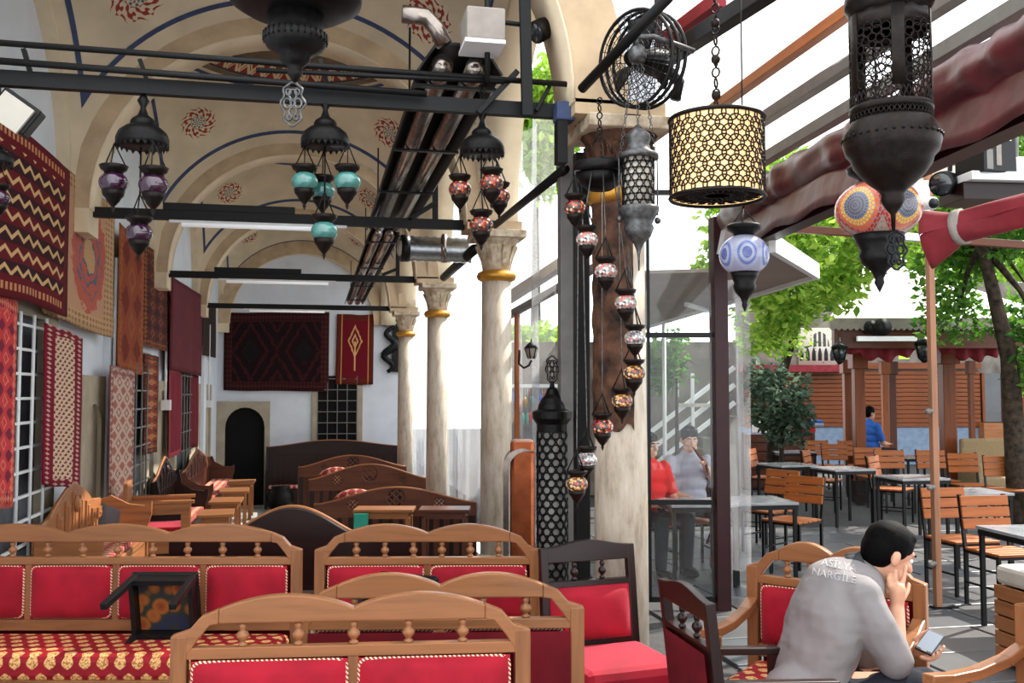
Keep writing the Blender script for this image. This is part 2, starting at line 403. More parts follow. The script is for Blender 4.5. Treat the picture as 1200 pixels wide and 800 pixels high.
def window_wall(n, pa, pb, ztop, zbot, nb, nr):
    ya, yb = wy(pa), wy(pb)
    f = struct(MB().strip([(ya, zbot), (yb, zbot)], [(ya, ztop), (yb, ztop)], YZ, XW-.0, XW+.01).build(f'window_{n}', 'trousers_grey'), 'barred window in the left wall, number %s from the near end' % {1: 'one', 2: 'two', 3: 'three'}[n])
    for (a, b, c, d) in ((ya-.22, ya, zbot, ztop+.15), (yb, yb+.35, zbot, ztop+.15), (ya, yb, ztop, ztop+.15)):
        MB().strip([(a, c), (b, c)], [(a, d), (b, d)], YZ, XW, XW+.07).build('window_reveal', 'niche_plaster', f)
    for i in range(nb): y = ya+(yb-ya)*(i+.7)/(nb+.4); MB().tube([(XW+.13, y, zbot), (XW+.13, y, ztop)], (.013 if n == 1 else .011), 6).build('window_bar', 'white_metal' if n == 1 else 'grey_metal', f)
    for i in range(nr): z = zbot+(ztop-zbot)*(i+.5)/nr; MB().bar((XW+.12, ya, z), (XW+.12, yb+.08, z), .019 if n == 1 else .016).build('window_bar', 'white_metal' if n == 1 else 'grey_metal', f)
window_wall(1, -14, 42, wz(30, 372), wz(30, 640), 3, 10)
window_wall(2, 141, 165, wz(150, 425), wz(150, 640), 3, 10)
window_wall(3, 204, 216, wz(210, 430), wz(210, 600), 3, 8)
for pa, pb in ((121, 127), (236, 239)):
    MB().box((XW, wy(pa), ZP), (XW+.06, wy(pb), wz(pb, 340))).build('pilaster', 'white_plaster', wl)
for pa, a, b in ((123.5, 300, 455), (187, 400, 470), (240, 380, 470)):      # cable conduits on the wall
    y = wy(pa); MB().tube([(XW+.09, y, wz(pa, a)), (XW+.09, y, wz(pa, b))], .018, 6).build('conduit', 'white_metal', wl)
    MB().box((XW+.05, y-.07, wz(pa, b)-.12), (XW+.16, y+.07, wz(pa, b)+.02)).build('junction_box', 'white_metal', wl)
# far wall
wf = struct(MB().box((XW-.3, YF, ZP-.2), (XC+.3, YF+.4, 6.4)).build('wall_far', 'white_plaster'), 'white end wall with small arched door')
def fx(px, py=450): return PY(px, py, YF).x
def fz(py, px=330): return PY(px, py, YF).z
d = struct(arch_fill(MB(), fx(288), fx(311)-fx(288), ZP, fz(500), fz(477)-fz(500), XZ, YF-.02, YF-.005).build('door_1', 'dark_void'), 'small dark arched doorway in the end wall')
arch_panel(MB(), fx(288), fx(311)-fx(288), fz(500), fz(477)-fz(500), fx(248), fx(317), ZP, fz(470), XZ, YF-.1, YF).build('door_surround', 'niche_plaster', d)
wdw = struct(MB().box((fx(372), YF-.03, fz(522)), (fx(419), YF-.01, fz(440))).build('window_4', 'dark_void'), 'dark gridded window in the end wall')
for i in range(5): MB().box((fx(372+11.5*i), YF-.06, fz(522)), (fx(372.9+11.5*i), YF-.03, fz(440))).build('glazing_bar', 'grey_metal', wdw)
for i in range(7): MB().box((fx(372), YF-.06, fz(522-13*i)), (fx(419), YF-.03, fz(521-13*i))).build('glazing_bar', 'grey_metal', wdw)
for a, b in ((366, 372), (419, 425)): MB().box((fx(a), YF-.05, fz(522)), (fx(b), YF, fz(440))).build('window_reveal', 'niche_plaster', wdw)
# red and grey painted ornaments (flat print)
def ornament():
    g = G('medallion_paint', .88); u, v, _ = g.xyz('UV'); x = (u-.5)*2; y = (v-.5)*2; r = (x*x+y*y).sq(); n = g.nt.nodes.new('ShaderNodeMath'); n.operation = 'ARCTAN2'; g.nt.links.new(y.v, n.inputs[0]); g.nt.links.new(x.v, n.inputs[1]); th = X(g.nt, n.outputs[0])
    base = g.ramp(g.noise(2.5, 4), (.3, C((196, 180, 152))), (.7, C((214, 198, 170))))
    pet = ((th*8).sin()*(r*15+.6).sin()*.8+(th*16+r*22).sin()*.45); red = (pet.gt(.06))*(r.gt(.38))*((r+(th*8).sin()*.08).lt(.93))
    blu = ((th*8).sin()*(r*26).sin()).gt(.05)*(r.lt(.4))
    g.base(g.mix(blu, g.mix(red, base, C((142, 46, 36))), C((92, 96, 106)))); MATS['medallion_paint'] = g.m
    g = G('band_paint', .88); u, v, _ = g.xyz('UV'); z = (u*46).tri()*2; e = ((v-.15)/.7-z).abs().lt(.22).mx(((v-.15)/.7-(u*46+.25).tri()*2).abs().lt(.12))
    edge = (v.lt(.12)).mx(v.gt(.88)); g.base(g.mix(edge, g.mix(e, C((128, 40, 32)), C((206, 182, 146))), C((60, 56, 60)))); MATS['band_paint'] = g.m
ornament()
ceil = struct(MB().box((XW-.4, Y1, 6.3), (XC+.3, YF, 6.4)).build('ceiling', 'cream_plaster'), 'painted vaulted ceiling of the arcade')
YS = [Y1, Y2, Y3, Y4, YF+TR]
def sph(bay):                                                # centre and radius of a bay's sail vault
    a = (bay[1]-bay[0])/2-TR; yc = (bay[0]+bay[1])/2; return yc, a, math.sqrt(a*a+HB*HB)
yc2, a2, R2 = sph((Y2, Y3)); dd = ray(232, 143).normalized(); oc = CP-Vector((CX, yc2, ZB)); bq = oc.dot(dd); tt = -bq+math.sqrt(max(0, bq*bq-oc.dot(oc)+R2*R2)); hit = CP+dd*tt
MU, MV = abs((hit.x-CX)/HB), abs((hit.y-yc2)/a2)
for bi in range(4):
    yc, a, RS = sph((YS[bi], YS[bi+1]))
    zz = lambda x, y, k=1.0: ZB+math.sqrt(max(0, (RS*k)**2-(x-CX)**2-(y-yc)**2))
    MB().grid(lambda u, v: Vector((XL+(XR-XL)*u, yc-a+2*a*v, zz(XL+(XR-XL)*u, yc-a+2*a*v))), 44, 44).build('vault', 'vault_plaster', ceil)
    wd = .035; ins = .10
    for sg in (-1, 1):                                       # painted blue lines following the four edges
        def ln1(u, v): x = CX+(2*u-1)*(HB-ins); y = yc+sg*(a-ins-wd*v); return Vector((x, y, zz(x, y)-.006))
        def ln2(u, v): y = yc+(2*u-1)*(a-ins); x = CX+sg*(HB-ins-wd*v); return Vector((x, y, zz(x, y)-.006))
        MB().grid(ln1, 40, 1).build('painted_line', 'blue_paint', ceil); MB().grid(ln2, 40, 1).build('painted_line', 'blue_paint', ceil)
    rd = .72*min(a, HB)
    def ring(r0, r1, nu=60):
        return lambda u, v: (lambda r, t: Vector((CX+r*math.cos(t), yc+r*math.sin(t), zz(CX+r*math.cos(t), yc+r*math.sin(t))-.008)))(r0+(r1-r0)*v, 2*PI*u)
    MB().grid(ring(rd*.80, rd), 72, 3).build('painted_band', 'band_paint', ceil)
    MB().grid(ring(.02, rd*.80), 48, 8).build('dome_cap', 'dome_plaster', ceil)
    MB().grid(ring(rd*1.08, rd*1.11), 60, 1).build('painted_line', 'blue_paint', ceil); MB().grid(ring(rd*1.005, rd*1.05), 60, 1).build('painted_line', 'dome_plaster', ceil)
    mr = .235
    for sx in (-1, 1):
        for sy in (-1, 1):
            mx_, my_ = CX+sx*MU*HB, yc+sy*MV*a; c0 = Vector((mx_, my_, zz(mx_, my_))); nrm = (c0-Vector((CX, yc, ZB))).normalized()
            t1 = nrm.cross(Vector((0, 0, 1))).normalized(); t2 = nrm.cross(t1)
            def md(u, v):
                p = c0+t1*((u-.5)*2*mr)+t2*((v-.5)*2*mr)-Vector((CX, yc, ZB)); return Vector((CX, yc, ZB))+p.normalized()*(RS-.007)
            mbm = MB(); mbm.grid(lambda u, v: md(.5+.5*u*math.cos(2*PI*v), .5+.5*u*math.sin(2*PI*v)), 6, 28)
            mbm.uv = {k_: [(.5+.5*a_*math.cos(2*PI*b_), .5+.5*a_*math.sin(2*PI*b_)) for a_, b_ in q] for k_, q in mbm.uv.items()}
            mbm.build('medallion', 'medallion_paint', ceil)
    # wall-side band and lunette edge
    A = arc(yc, ZB, a-.02, 0, 180, 32); B = arc(yc, ZB, a+.30, 0, 180, 32)
    MB().strip(A, B, YZ, XW-.01, XL+.02).build('wall_rib', 'cream_plaster', wl)
for yy in (Y1, Y2, Y3, Y4, YF):                              # transverse ribs
    t0, t1 = (yy-TR, yy+TR) if yy < YF else (yy-.12, yy+.05)
    A = arc(CX, ZB, RI, 0, 180, 40); B = arc(CX, ZB, HB+.14, 0, 180, 40); B2 = arc(CX, ZB, RI-.012, 0, 180, 40)
    MB().strip(A, B, XZ, t0, t1).build('arch_rib', 'tan_plaster', ceil)
    MB().strip(B2, A, XZ, t0-.005, t1+.005, True).build('arch_soffit', 'cream_plaster', ceil)
    MB().box((XW-.05, t0, ZB-.2), (CX-RI, t1, ZB)).build('pilaster', 'cream_plaster', wl)
    if yy < YF: MB().box((CX+RI, t0, ZB-.06), (XC+.2, t1, ZB+.02)).build('impost', 'tan_plaster', ceil)
# arcade wall on the columns
wr = struct(MB().box((XC-.14, Y1-.17, ZB+2.0), (XC+.14, YF, 6.3)).build('wall_right', 'cream_plaster'), 'cream arcade wall carried by marble columns')
for a_, b_ in ((Y1, Y2), (Y2, Y3), (Y3, Y4), (Y4, YF)):
    c = (a_+b_)/2; r = (b_-a_)/2-.16; A = arc(c, ZB, r, 0, 180, 36)
    MB().strip([(c+r+.17, ZB)]+A+[(c-r-.17, ZB)], [(c+r+.17, ZB+2.45)]+[(y, ZB+2.45) for y, z in A]+[(c-r-.17, ZB+2.45)], YZ, XC-.16, XC+.16).build('arcade_arch', 'tan_plaster', wr)
    B = arc(c, ZB, r-.012, 0, 180, 36); MB().strip(B, A, YZ, XC-.165, XC+.165, True).build('arch_soffit', 'cream_plaster', wr)
MB().box((XC-.15, Y1-.165, ZB+.02), (XC+.15, Y1, ZB+3.0)).build('end_pier', 'white_plaster', wr)
# columns
def column(y, z0, label, dark=False):
    t = thing('column', label, 'column', (XC, y, z0)); h = ZB-.06-z0; zc = 2.76-z0; r = .142
    MB().lathe([(r*1.5, 0), (r*1.5, .1), (r*1.25, .14), (r*1.3, .2), (r*1.02, .26)], 28).build('base', 'marble', t)
    MB().lathe([(r*1.02, .2), (r*1.0, zc*.5), (r*.94, zc-.03)], 32).build('shaft', 'marble', t)
    MB().lathe([(r*.95, zc-.05), (r*1.2, zc-.03), (r*1.28, zc), (r*1.2, zc+.03), (r*.95, zc+.05)], 28).build('collar', 'gold', t)
    mb = MB().lathe([(r*.92, zc+.04), (r*.98, zc+.16), (r*1.2, zc+.28), (r*1.6, h-.05), (r*1.62, h-.0)], 16)
    for row, (zr, rr, hh, nn) in enumerate(((zc+.07, r*.97, .2, 10), (zc+.2, r*1.18, .2, 10))):
        for i in range(nn):                                  # pointed stalactite niches
            t_ = 2*PI*(i+.5*row)/nn; cdir = Vector((math.cos(t_), math.sin(t_), 0)); sd_ = Vector((-cdir.y, cdir.x, 0)); w_ = rr*2*PI/nn*.42
            b0 = cdir*(rr*.96)+Vector((0, 0, zr)); top = cdir*(rr*1.42)+Vector((0, 0, zr+hh))
            mb.add([b0, b0+cdir*.015+sd_*w_*.6+Vector((0, 0, hh*.4)), top+sd_*w_, top-sd_*w_, b0+cdir*.015-sd_*w_*.6+Vector((0, 0, hh*.4)), cdir*rr*.8+Vector((0, 0, zr+hh))], [(0, 1, 2, 3, 4), (1, 5, 2), (4, 3, 5), (2, 5, 3), (0, 5, 1), (0, 4, 5)])
    mb.build('capital', 'brown_hide' if dark else 'capital', t)
    MB().box((-.235, -.235, h-.07), (.235, .235, h)).build('abacus', 'capital', t, bevel=.01)
    return t
c1 = column(Y1, 0, 'near marble column wrapped in brown hide beside the mosaic lamp spiral', True)
def wrapfn(u, v): t_ = R(175+105*u); r = .152+.012*mnoise.noise(Vector((u*5, v*14, 1))); return Vector((r*math.cos(t_), r*math.sin(t_), 1.5+.12*mnoise.noise(Vector((u*4, 0, 3)))*(1-v)+1.26*v))
MB().grid(wrapfn, 14, 40).build('hide_wrap', 'brown_hide', c1)
column(Y2, 0, 'marble column with gold collar nearest behind the near column')
column(Y3, ZP, 'second gold-collared marble column down the arcade')
column(Y4, ZP, 'farthest marble column of the arcade, by the end wall')
# iron tie beams
def P1(px, py): return PY(px, py, Y1)
t = thing('iron_tie_beam', 'heavy black iron tie beam with double rods nearest the camera', 'beam', (XW, Y1, ZB))
def rel(o, pts): l = Vector(o.location); return [Vector(p)-l for p in pts]
zb1 = P1(335, 112).z
q = rel(t, [(XW-.05, Y1, zb1), (XC-.1, Y1, zb1)]); MB().bar(q[0], q[1], .05, .075).build('beam', 'iron', t)
for (a, b, wd_) in (((-70, 45), (682, 100), .032), ((300, 82), (590, 96), .026), ((-70, 66), (500, 110), .035)):
    pa, pb = PY(a[0], a[1], Y1-.08), PY(b[0], b[1], Y1-.08); q = rel(t, [pa, pb]); MB().tube(q, wd_/2, 8).build('rod', 'iron', t)
for px in (36, 172, 383): q = rel(t, [P1(px-8, 70 if px > 100 else 58), P1(px+4, 100+px*.03)]); MB().bar(q[0], q[1], .035, .02).build('strap', 'iron', t)
for yy, lb in ((Y2, 'second'), (Y3, 'third'), (Y4, 'farthest')):
    t = thing('iron_tie_beam', f'{lb} black iron tie beam across the arcade with fluorescent tube', 'beam', (XW, yy, ZB))
    MB().bar((0, 0, 0), (XC-XW-.1, 0, 0), .07, .085).build('beam', 'iron', t)
    if lb != 'farthest': MB().bar((.8, -.02, .07), (1.9, -.02, .07), .05, .06).build('gear_box', 'iron', t)
    MB().tube([(.95, 0, -.075), (2.25, 0, -.075)], .024, 8).build('fluorescent_tube', 'tube_light', t); MB().bar((.85, 0, -.05), (2.35, 0, -.05), .05, .03).build('lamp_holder', 'white_metal', t)
# ------------------------------------------------------------------ red benches
def GP(px, D, z=0.0): p = PD(px, VPY, D); p.z = z; return p
def interp(pts, x):
    for (a, b), (c, d) in zip(pts, pts[1:]):
        if a <= x <= c: return b+(d-b)*(x-a)/(c-a)
    return pts[-1][1]
SPIN = [(.006, 0), (.016, .004), (.016, .012), (.008, .018), (.012, .024), (.021, .036), (.0225, .046), (.018, .057), (.009, .064), (.012, .072), (.015, .085), (.008, .096)]
def cushion(mb, x0, x1, z0, z1, y, bul=.045):
    def fn(u, v):
        b = (max(0, 1-abs(2*u-1)**4)*max(0, 1-abs(2*v-1)**4))**.6
        return Vector((x0+(x1-x0)*u, y-.012-bul*b-.006*mnoise.noise(Vector((u*3+x0*7, v*3, 1)))*b, z0+(z1-z0)*v))
    return mb.grid(fn, 16, 12)
def rope_loop(x0, x1, z0, z1, y, c=.025):
    p = []
    for cx, cz, a in ((x1-c, z1-c, 0), (x0+c, z1-c, 90), (x0+c, z0+c, 180), (x1-c, z0+c, 270)): p += [(q[0], y, q[1]) for q in arc(cx, cz, c, a, a+90, 4)]
    return p
def bench(label, loc, rz, w, nc, nh, ns, mw='honey', arms=False, seat='brocade', cat='bench', group='red velvet benches'):
    t = thing('upholstered_bench', label, cat, loc, rz, group); hw = w/2; sh = .16
    # top rail with humps and concave shoulders
    top = []
    for i in range(nh*16+1):
        x = -hw+sh+(w-2*sh)*i/(nh*16); ph = (i/16) % 1.0
        top.append((x, .952+.048*math.sin(PI*ph)**.8 if 0 < i < nh*16 and ph else .952))
    top[0] = (top[0][0], .955); top[-1] = (top[-1][0], .955)
    rail = MB().strip([(x, .905) for x, _ in top], top, XZ, -.022, .022); rail.build('top_rail', mw+'_x', t, bevel=.006)
    for s in (-1, 1):
        lo = [(s*(hw-sh), .905), (s*(hw-sh+.03), .900), (s*(hw-.085), .845), (s*(hw-.055), .80)]; hi = [(s*(hw-sh), .955), (s*(hw-.10), .93), (s*(hw-.06), .885), (s*hw, .865)]
        MB().strip(lo, hi, XZ, -.022, .022).build('shoulder', mw+'_x', t, bevel=.004)
        MB().box((s*hw-(.055 if s > 0 else 0), -.025, 0), (s*hw+(.055 if s < 0 else 0), .025, .866)).build('post', mw+'_z', t, bevel=.005)
        if seat: MB().box((s*(hw-.03)-.028, -.5, 0), (s*(hw-.03)+.028, -.445, .34 if not arms else .62)).build('front_leg', mw+'_z', t, bevel=.005)
        if arms:
            pts = [(s*(hw-.03), -.02, .70), (s*(hw-.03), -.12, .665), (s*(hw-.025), -.28, .635), (s*(hw-.02), -.42, .63), (s*(hw-.02), -.53, .64)]
            mb = MB()
            for a, b in zip(pts, pts[1:]): mb.bar(a, Vector(b)+(Vector(b)-Vector(a))*.04, .055, .04)
            mb.build('armrest', mw+'_y', t, bevel=.006); MB().box((s*(hw-.03)-.02, -.45, .2), (s*(hw-.03)+.02, -.03, .26)).build('side_rail', mw+'_y', t)
    MB().box((-hw+.04, -.02, .785), (hw-.04, .02, .825)).build('mid_rail', mw+'_x', t, bevel=.004)
    MB().box((-hw+.04, -.02, .44), (hw-.04, .02, .50)).build('lower_rail', mw+'_x', t, bevel=.004)
    sp = None
    for i in range(ns):
        x = -hw+sh*.9+(w-1.8*sh)*(i+.5)/ns if ns > 1 else 0
        if sp is None: sp = MB().lathe([(r, z*.86) for r, z in SPIN], 14).build('spindle', mw+'_z', t, loc=(x, 0, .823))
        else: clone(sp, t, (x, 0, .823))
    pit = (w-.11)/nc
    for i in range(nc):
        x0 = -hw+.055+pit*i+.018; x1 = x0+pit-.036
        c = cushion(MB(), x0, x1, .505, .782, -.014).build('back_cushion', 'velvet', t)
        MB().tube(rope_loop(x0+.004, x1-.004, .512, .776, -.024), .0075, 6, closed=True).build('rope_piping', 'rope', c)
        if i: MB().box((x0-.036, -.018, .5), (x0, .02, .785)).build('stile', mw+'_z', t)
    cushion(MB(), -hw+.055, hw-.055, .30, .78, -.03, .008).build('back_panel', 'velvet_back', t).scale = (1, -1, 1)
    if seat:
        MB().box((-hw+.05, -.47, .30), (hw-.05, -.02, .432)).build('seat', seat, t, bevel=.035)
        k = max(2, round(w/.5)); lo = []; hi = []
        for i in range(k*12+1):
            x = -hw+.03+(w-.06)*i/(k*12); ph = (i % 12)/12; lo.append((x, .215-.05*abs(math.cos(PI*ph))**3)); hi.append((x, .315))
        MB().strip(lo, hi, XZ, -.49, -.46).build('apron', mw+'_x', t, bevel=.004)
        for i in range(2): MB().box((-hw+.05+i*(w-.12), -.46, .24), (-hw+.07+i*(w-.12), -.02, .31)).build('seat_rail', mw+'_y', t)
    return t
ND = -YAW
bench('long red velvet bench with four cushions, a stool lying on its brocade seat', GP(142, 5.2), ND, 1.97, 4, 3, 9)
bench('red velvet bench facing the camera holding a black stool, behind the turned bench', GP(502, 5.2), ND+R(1), 1.2, 2, 2, 6)
bench('red velvet bench seen from behind, its back turned to the camera', GP(517, 3.8), ND+PI+R(2), 1.12, 2, 2, 5)
bench('frontmost red velvet bench with two piped cushions facing the camera', GP(417, 3.42), ND+R(5), 1.24, 2, 2, 5)
bE = bench('brocade bench with curved arms on which the waiter sits', GP(972, 4.5), ND-R(36), .82, 2, 2, 5, arms=True)
bF = bench('bench at the right edge showing only its curved wooden armrest', GP(1352, 3.38), ND-R(64), 1.1, 2, 2, 5, arms=True)
# dark armless bench behind the long one
def dark_bench():
    t = thing('dark_settle', 'dark brown settle back with one swelling hump behind the long red bench', 'bench', GP(345, 5.95), ND+PI, None)
    top = [(-.75+1.5*i/40, .82+.18*max(0, math.cos(PI*(-.75+1.5*i/40)/.9))**1.6) for i in range(41)]
    MB().strip([(x, .5) for x, _ in top], top, XZ, -.03, .03).build('back_board', 'dark_x', t, bevel=.008)
    MB().tube([(x, 0, z+.002) for x, z in top], .014, 6).build('top_moulding', 'oak_x', t)
    MB().box((-.72, -.5, .3), (.72, -.02, .42)).build('seat', 'dark_x', t, bevel=.01)
    for x in (-.72, .66):
        for y in (-.5, -.03): MB().box((x, y, 0), (x+.06, y+.06, .5)).build('leg', 'dark_z', t)
dark_bench()
# dark chair with plump red seat
def red_chair(label, loc, rz, arms=False):
    t = thing('dark_armchair' if arms else 'dark_red_chair', label, 'chair', loc, rz); hw = .235; m = 'dark'
    for s in (-1, 1):
        MB().tube([(s*hw, .02, 0), (s*hw, 0, .45), (s*hw, .05, .93)], .001, 4)
        MB().bar((s*hw, 0, .0), (s*hw, .0, .45), .04).bar((s*hw, 0, .44), (s*(hw-.005), .055, .95), .04).build('back_post', m+'_z', t, bevel=.004)
        MB().lathe([(.022, 0), (.016, .05), (.024, .12), (.015, .2), (.026, .3), (.024, .36)], 10, (s*(hw-.01), -.44, 0)).build('front_leg', m+'_z', t)
        if arms:
            MB().bar((s*hw, .03, .66), (s*hw, -.44, .64), .045, .03).build('armrest', m+'_y', t, bevel=.005)
            MB().bar((s*hw, -.42, .3), (s*hw, -.42, .64), .04).build('arm_support', m+'_z', t)
            MB().bar((s*hw, .02, .5), (s*hw, -.44, .5), .04, .03).build('side_rail', m+'_y', t)
    top = [(-hw+2*hw*i/20, .95+.03*math.sin(PI*i/20)**2) for i in range(21)]
    fn = lambda a, b, d: Vector((a, d+.055*(b-.45)/.5, b))
    MB().strip([(x, .88) for x, _ in top], top, fn, -.018, .018).build('top_rail', m+'_x', t, bevel=.004)
    MB().strip([(-hw, .765), (hw, .765)], [(-hw, .79), (hw, .79)], fn, -.018, .018).build('mid_rail', m+'_x', t)
    MB().strip([(-hw, .47), (hw, .47)], [(-hw, .51), (hw, .51)], fn, -.018, .018).build('lower_rail', m+'_x', t)
    for x in (-.075, .075): MB().lathe([(r*.9, z*.92) for r, z in SPIN], 12, (x, .037, .79)).build('spindle', m+'_z', t)
    c = cushion(MB(), -hw+.02, hw-.02, .51, .765, .0, .05); c.v = [(x, y+.055*(z-.45)/.5, z) for x, y, z in c.v]; c.build('back_cushion', 'velvet', t)
    c = cushion(MB(), -hw+.02, hw-.02, .51, .765, .0, .01); c.v = [(x, -y+.02+.055*(z-.45)/.5, z) for x, y, z in c.v]; c.build('back_panel', 'velvet_back', t)
    MB().box((-hw-.012, -.49, .37), (hw+.012, -.02, .50)).build('seat', 'velvet' if not arms else 'brocade', t, bevel=.04)
    lo = [(-hw+2*hw*i/24, .30-.03*abs(math.cos(3*PI*i/24))) for i in range(25)]
    MB().strip(lo, [(x, .37) for x, _ in lo], XZ, -.46, -.44).build('apron', m+'_x', t)
    return t
red_chair('dark wooden chair with plump red velvet seat beside the near column', GP(692, 4.72), ND+R(20))
red_chair('dark wooden armchair seen from behind, left of the waiter', GP(816, 3.72), ND+R(101), True)
# stools lying on the benches
def stool(label, loc, rot):
    t = thing('stool', label, 'stool', loc); t.rotation_euler = rot
    MB().box((-.17, -.17, .0), (.17, .17, .03)).build('seat', 'black_plastic', t, bevel=.006)
    for a in (-1, 1):
        for b in (-1, 1): MB().bar((a*.15, b*.15, 0), (a*.165, b*.165, -.36), .034).build('leg', 'black_plastic', t, bevel=.004)
        MB().box((-.14, a*.15-.012, -.07), (.14, a*.15+.012, -.0)).build('apron', 'black_plastic', t); MB().box((a*.15-.012, -.14, -.07), (a*.15+.012, .14, 0)).build('apron', 'black_plastic', t)
    MB().box((-.135, -.135, -.012), (.135, .135, -.004)).build('kilim_underside', 'kilim_patch', t)
g = G('kilim_patch', .9); n = g.vor(9, out=1); q = g.nt.nodes.new('ShaderNodeHueSaturation'); q.inputs['Saturation'].default_value = .9; q.inputs['Value'].default_value = .22; g.nt.links.new(n, q.inputs['Color']); g.base(g.ramp(g.vor(11), (.2, C((116, 40, 18))), (.45, C((150, 84, 26))), (.6, C((40, 44, 30))), (.8, C((30, 34, 60))))); MATS['kilim_patch'] = g.m
p = PD(195, 708, 5.0)
stool('black stool tipped over on the long bench, legs toward the camera', p, (R(-76), 0, ND))
p = PD(486, 684, 4.95)
stool('black stool lying on the bench behind the turned bench', (p.x, p.y, .62), (R(-62), R(0), ND+R(-26)))
# carved settles in the arcade
def roundel(mb, cx, cz, r, y0, y1):
    ym = (y0+y1)/2; mb.tube([(x, ym, z) for x, z in arc(cx, cz, r, 0, 360, 24)[:-1]], .014, 6, closed=True)
    for k in (-1, 0, 1):
        for s in (-1, 1):
            d = k*r*.55; L = math.sqrt(max(0, r*r-d*d)); c, sn = math.cos(PI/4*s), math.sin(PI/4*s)
            mb.bar((cx+d*sn-L*c, ym, cz-d*c-L*sn), (cx+d*sn+L*c, ym, cz-d*c+L*sn), .016)
def settle(label, loc, rz, w, h, mw='redwood', hump=.2, holes=True, crest=False, sd=.5):
    t = thing('carved_settle', label, 'bench', loc, rz, 'carved settles of the arcade'); hw = w/2; hb = h-hump; N = 32
    tp = lambda x: hb+hump*(max(0, math.cos(PI*x/w))**1.5 if not crest else max(0, 1-abs(x)/(.33*w))**.8*.75+.25*max(0, math.cos(PI*x/w)))
    zr = hb-.13; r = min(.12, w*.08); hs = [(-w*.27, r*.6), (0, r)] if holes else []
    hs = [(0, hb+hump*.38, r), (-w*.27, hb-.0, r*.62), (w*.27, hb-.0, r*.62)] if holes else []
    hs.sort(); mb = MB(); x = -hw; y0, y1 = -.02, .02; zl = hb-.16
    def seg(a, b, lo, hi): xs = [a+(b-a)*i/10 for i in range(11)]; mb.strip([(q, lo(q)) for q in xs], [(q, hi(q)) for q in xs], XZ, y0, y1)
    for cx, cz, rr in hs:
        seg(x, cx-rr, lambda q: zl, tp)
        seg(cx-rr, cx+rr, lambda q: zl, lambda q: cz-math.sqrt(max(0, rr*rr-(q-cx)**2))); seg(cx-rr, cx+rr, lambda q: cz+math.sqrt(max(0, rr*rr-(q-cx)**2)), tp); x = cx+rr
    seg(x, hw, lambda q: zl, tp); mb.build('crest_rail', mw+'_x', t, bevel=.003)
    for cx, cz, rr in hs: mb = MB(); roundel(mb, cx, cz, rr, y0, y1); mb.build('pierced_roundel', mw+'_x', t)
    if crest:
        for i in range(9):
            xx = -hw+w*(i+.5)/9; zt_ = tp(xx)-.06; MB().box((xx-w*.036, -.036, zl+.02), (xx+w*.036, -.018, zt_-.0)).box((xx-w*.02, -.044, zl+.05), (xx+w*.02, -.03, zt_-.04)).build('carved_panel', mw+'_z', t, bevel=.004)
        MB().lathe([(.07, 0), (.07, .012), (.045, .014), (.04, .026), (.0, .03)], 14, m=Matrix.Translation((0, -.036, tp(0)-.16)) @ Matrix.Rotation(PI/2, 4, 'X')).build('rosette', mw+'_z', t)
    MB().tube([(-hw+w*i/30, 0, tp(-hw+w*i/30)+.004) for i in range(31)], .016, 6).build('top_moulding', 'oak_x', t)
    ns = max(6, int(w/.13)); sl_ = None
    for i in range(ns):
        xx = -hw+.05+(w-.1)*(i+.5)/ns
        if sl_ is None: sl_ = MB().box((-w*.28/ns, -.012, .42), (w*.28/ns, .012, zl+.01)).build('back_slat', mw+'_z', t, loc=(xx, 0, 0))
        else: clone(sl_, t, (xx, 0, 0))
    MB().box((-hw, .0, .30), (hw, .012, zl)).build('back_board', 'dark_x', t)
    MB().box((-hw, -sd, .36), (hw, 0, .42)).build('seat', mw+'_x', t, bevel=.008); MB().box((-hw+.02, -sd+.02, .06), (hw-.02, -sd+.05, .36)).build('front_panel', mw+'_x', t)
    MB().box((-hw+.05, -sd+.02, .42), (hw-.05, -.06, .47)).build('seat_cushion', 'kilim_cushion', t, bevel=.015)
    for s in (-1, 1):
        out = [(-.0, 0), (-.0, hb), (-.06, hb+.02), (-.1, .78), (-.25, .70), (-sd+.03, .68), (-sd-.03, .72), (-sd-.03, .60), (-sd, .5), (-sd, 0)]
        MB().poly(out, lambda a, b, d: Vector((d, a, b)), s*hw-.02, s*hw+.02).build('end_panel', mw+'_y', t, bevel=.004)
    return t
g = G('kilim_cushion', .9); x, y, z = g.xyz(); g.base(g.mix(((x*9).tri()+(y*9).tri()).gt(.5), C((150, 40, 44)), C((198, 150, 120)))); MATS['kilim_cushion'] = g.m
settle('nearest carved settle with pierced roundels in the right row, by the second column', GP(465, 12.2, ZP), ND*.3+PI, 2.0, 1.27)
settle('carved settle in the middle of the right row of the arcade', GP(434, 14.6, ZP), ND*.3+PI, 1.78, 1.38, hump=.22)
settle('farthest carved settle of the right row of the arcade', GP(414, 17.0, ZP), ND*.3+PI, 1.84, 1.36)
sx = (fx(315)+fx(466))/2
settle('long dark settle standing against the end wall under the window', (sx, YF-.35, ZP), 0, fx(466)-fx(315), 1.42, mw='dark', hump=.14, holes=False)
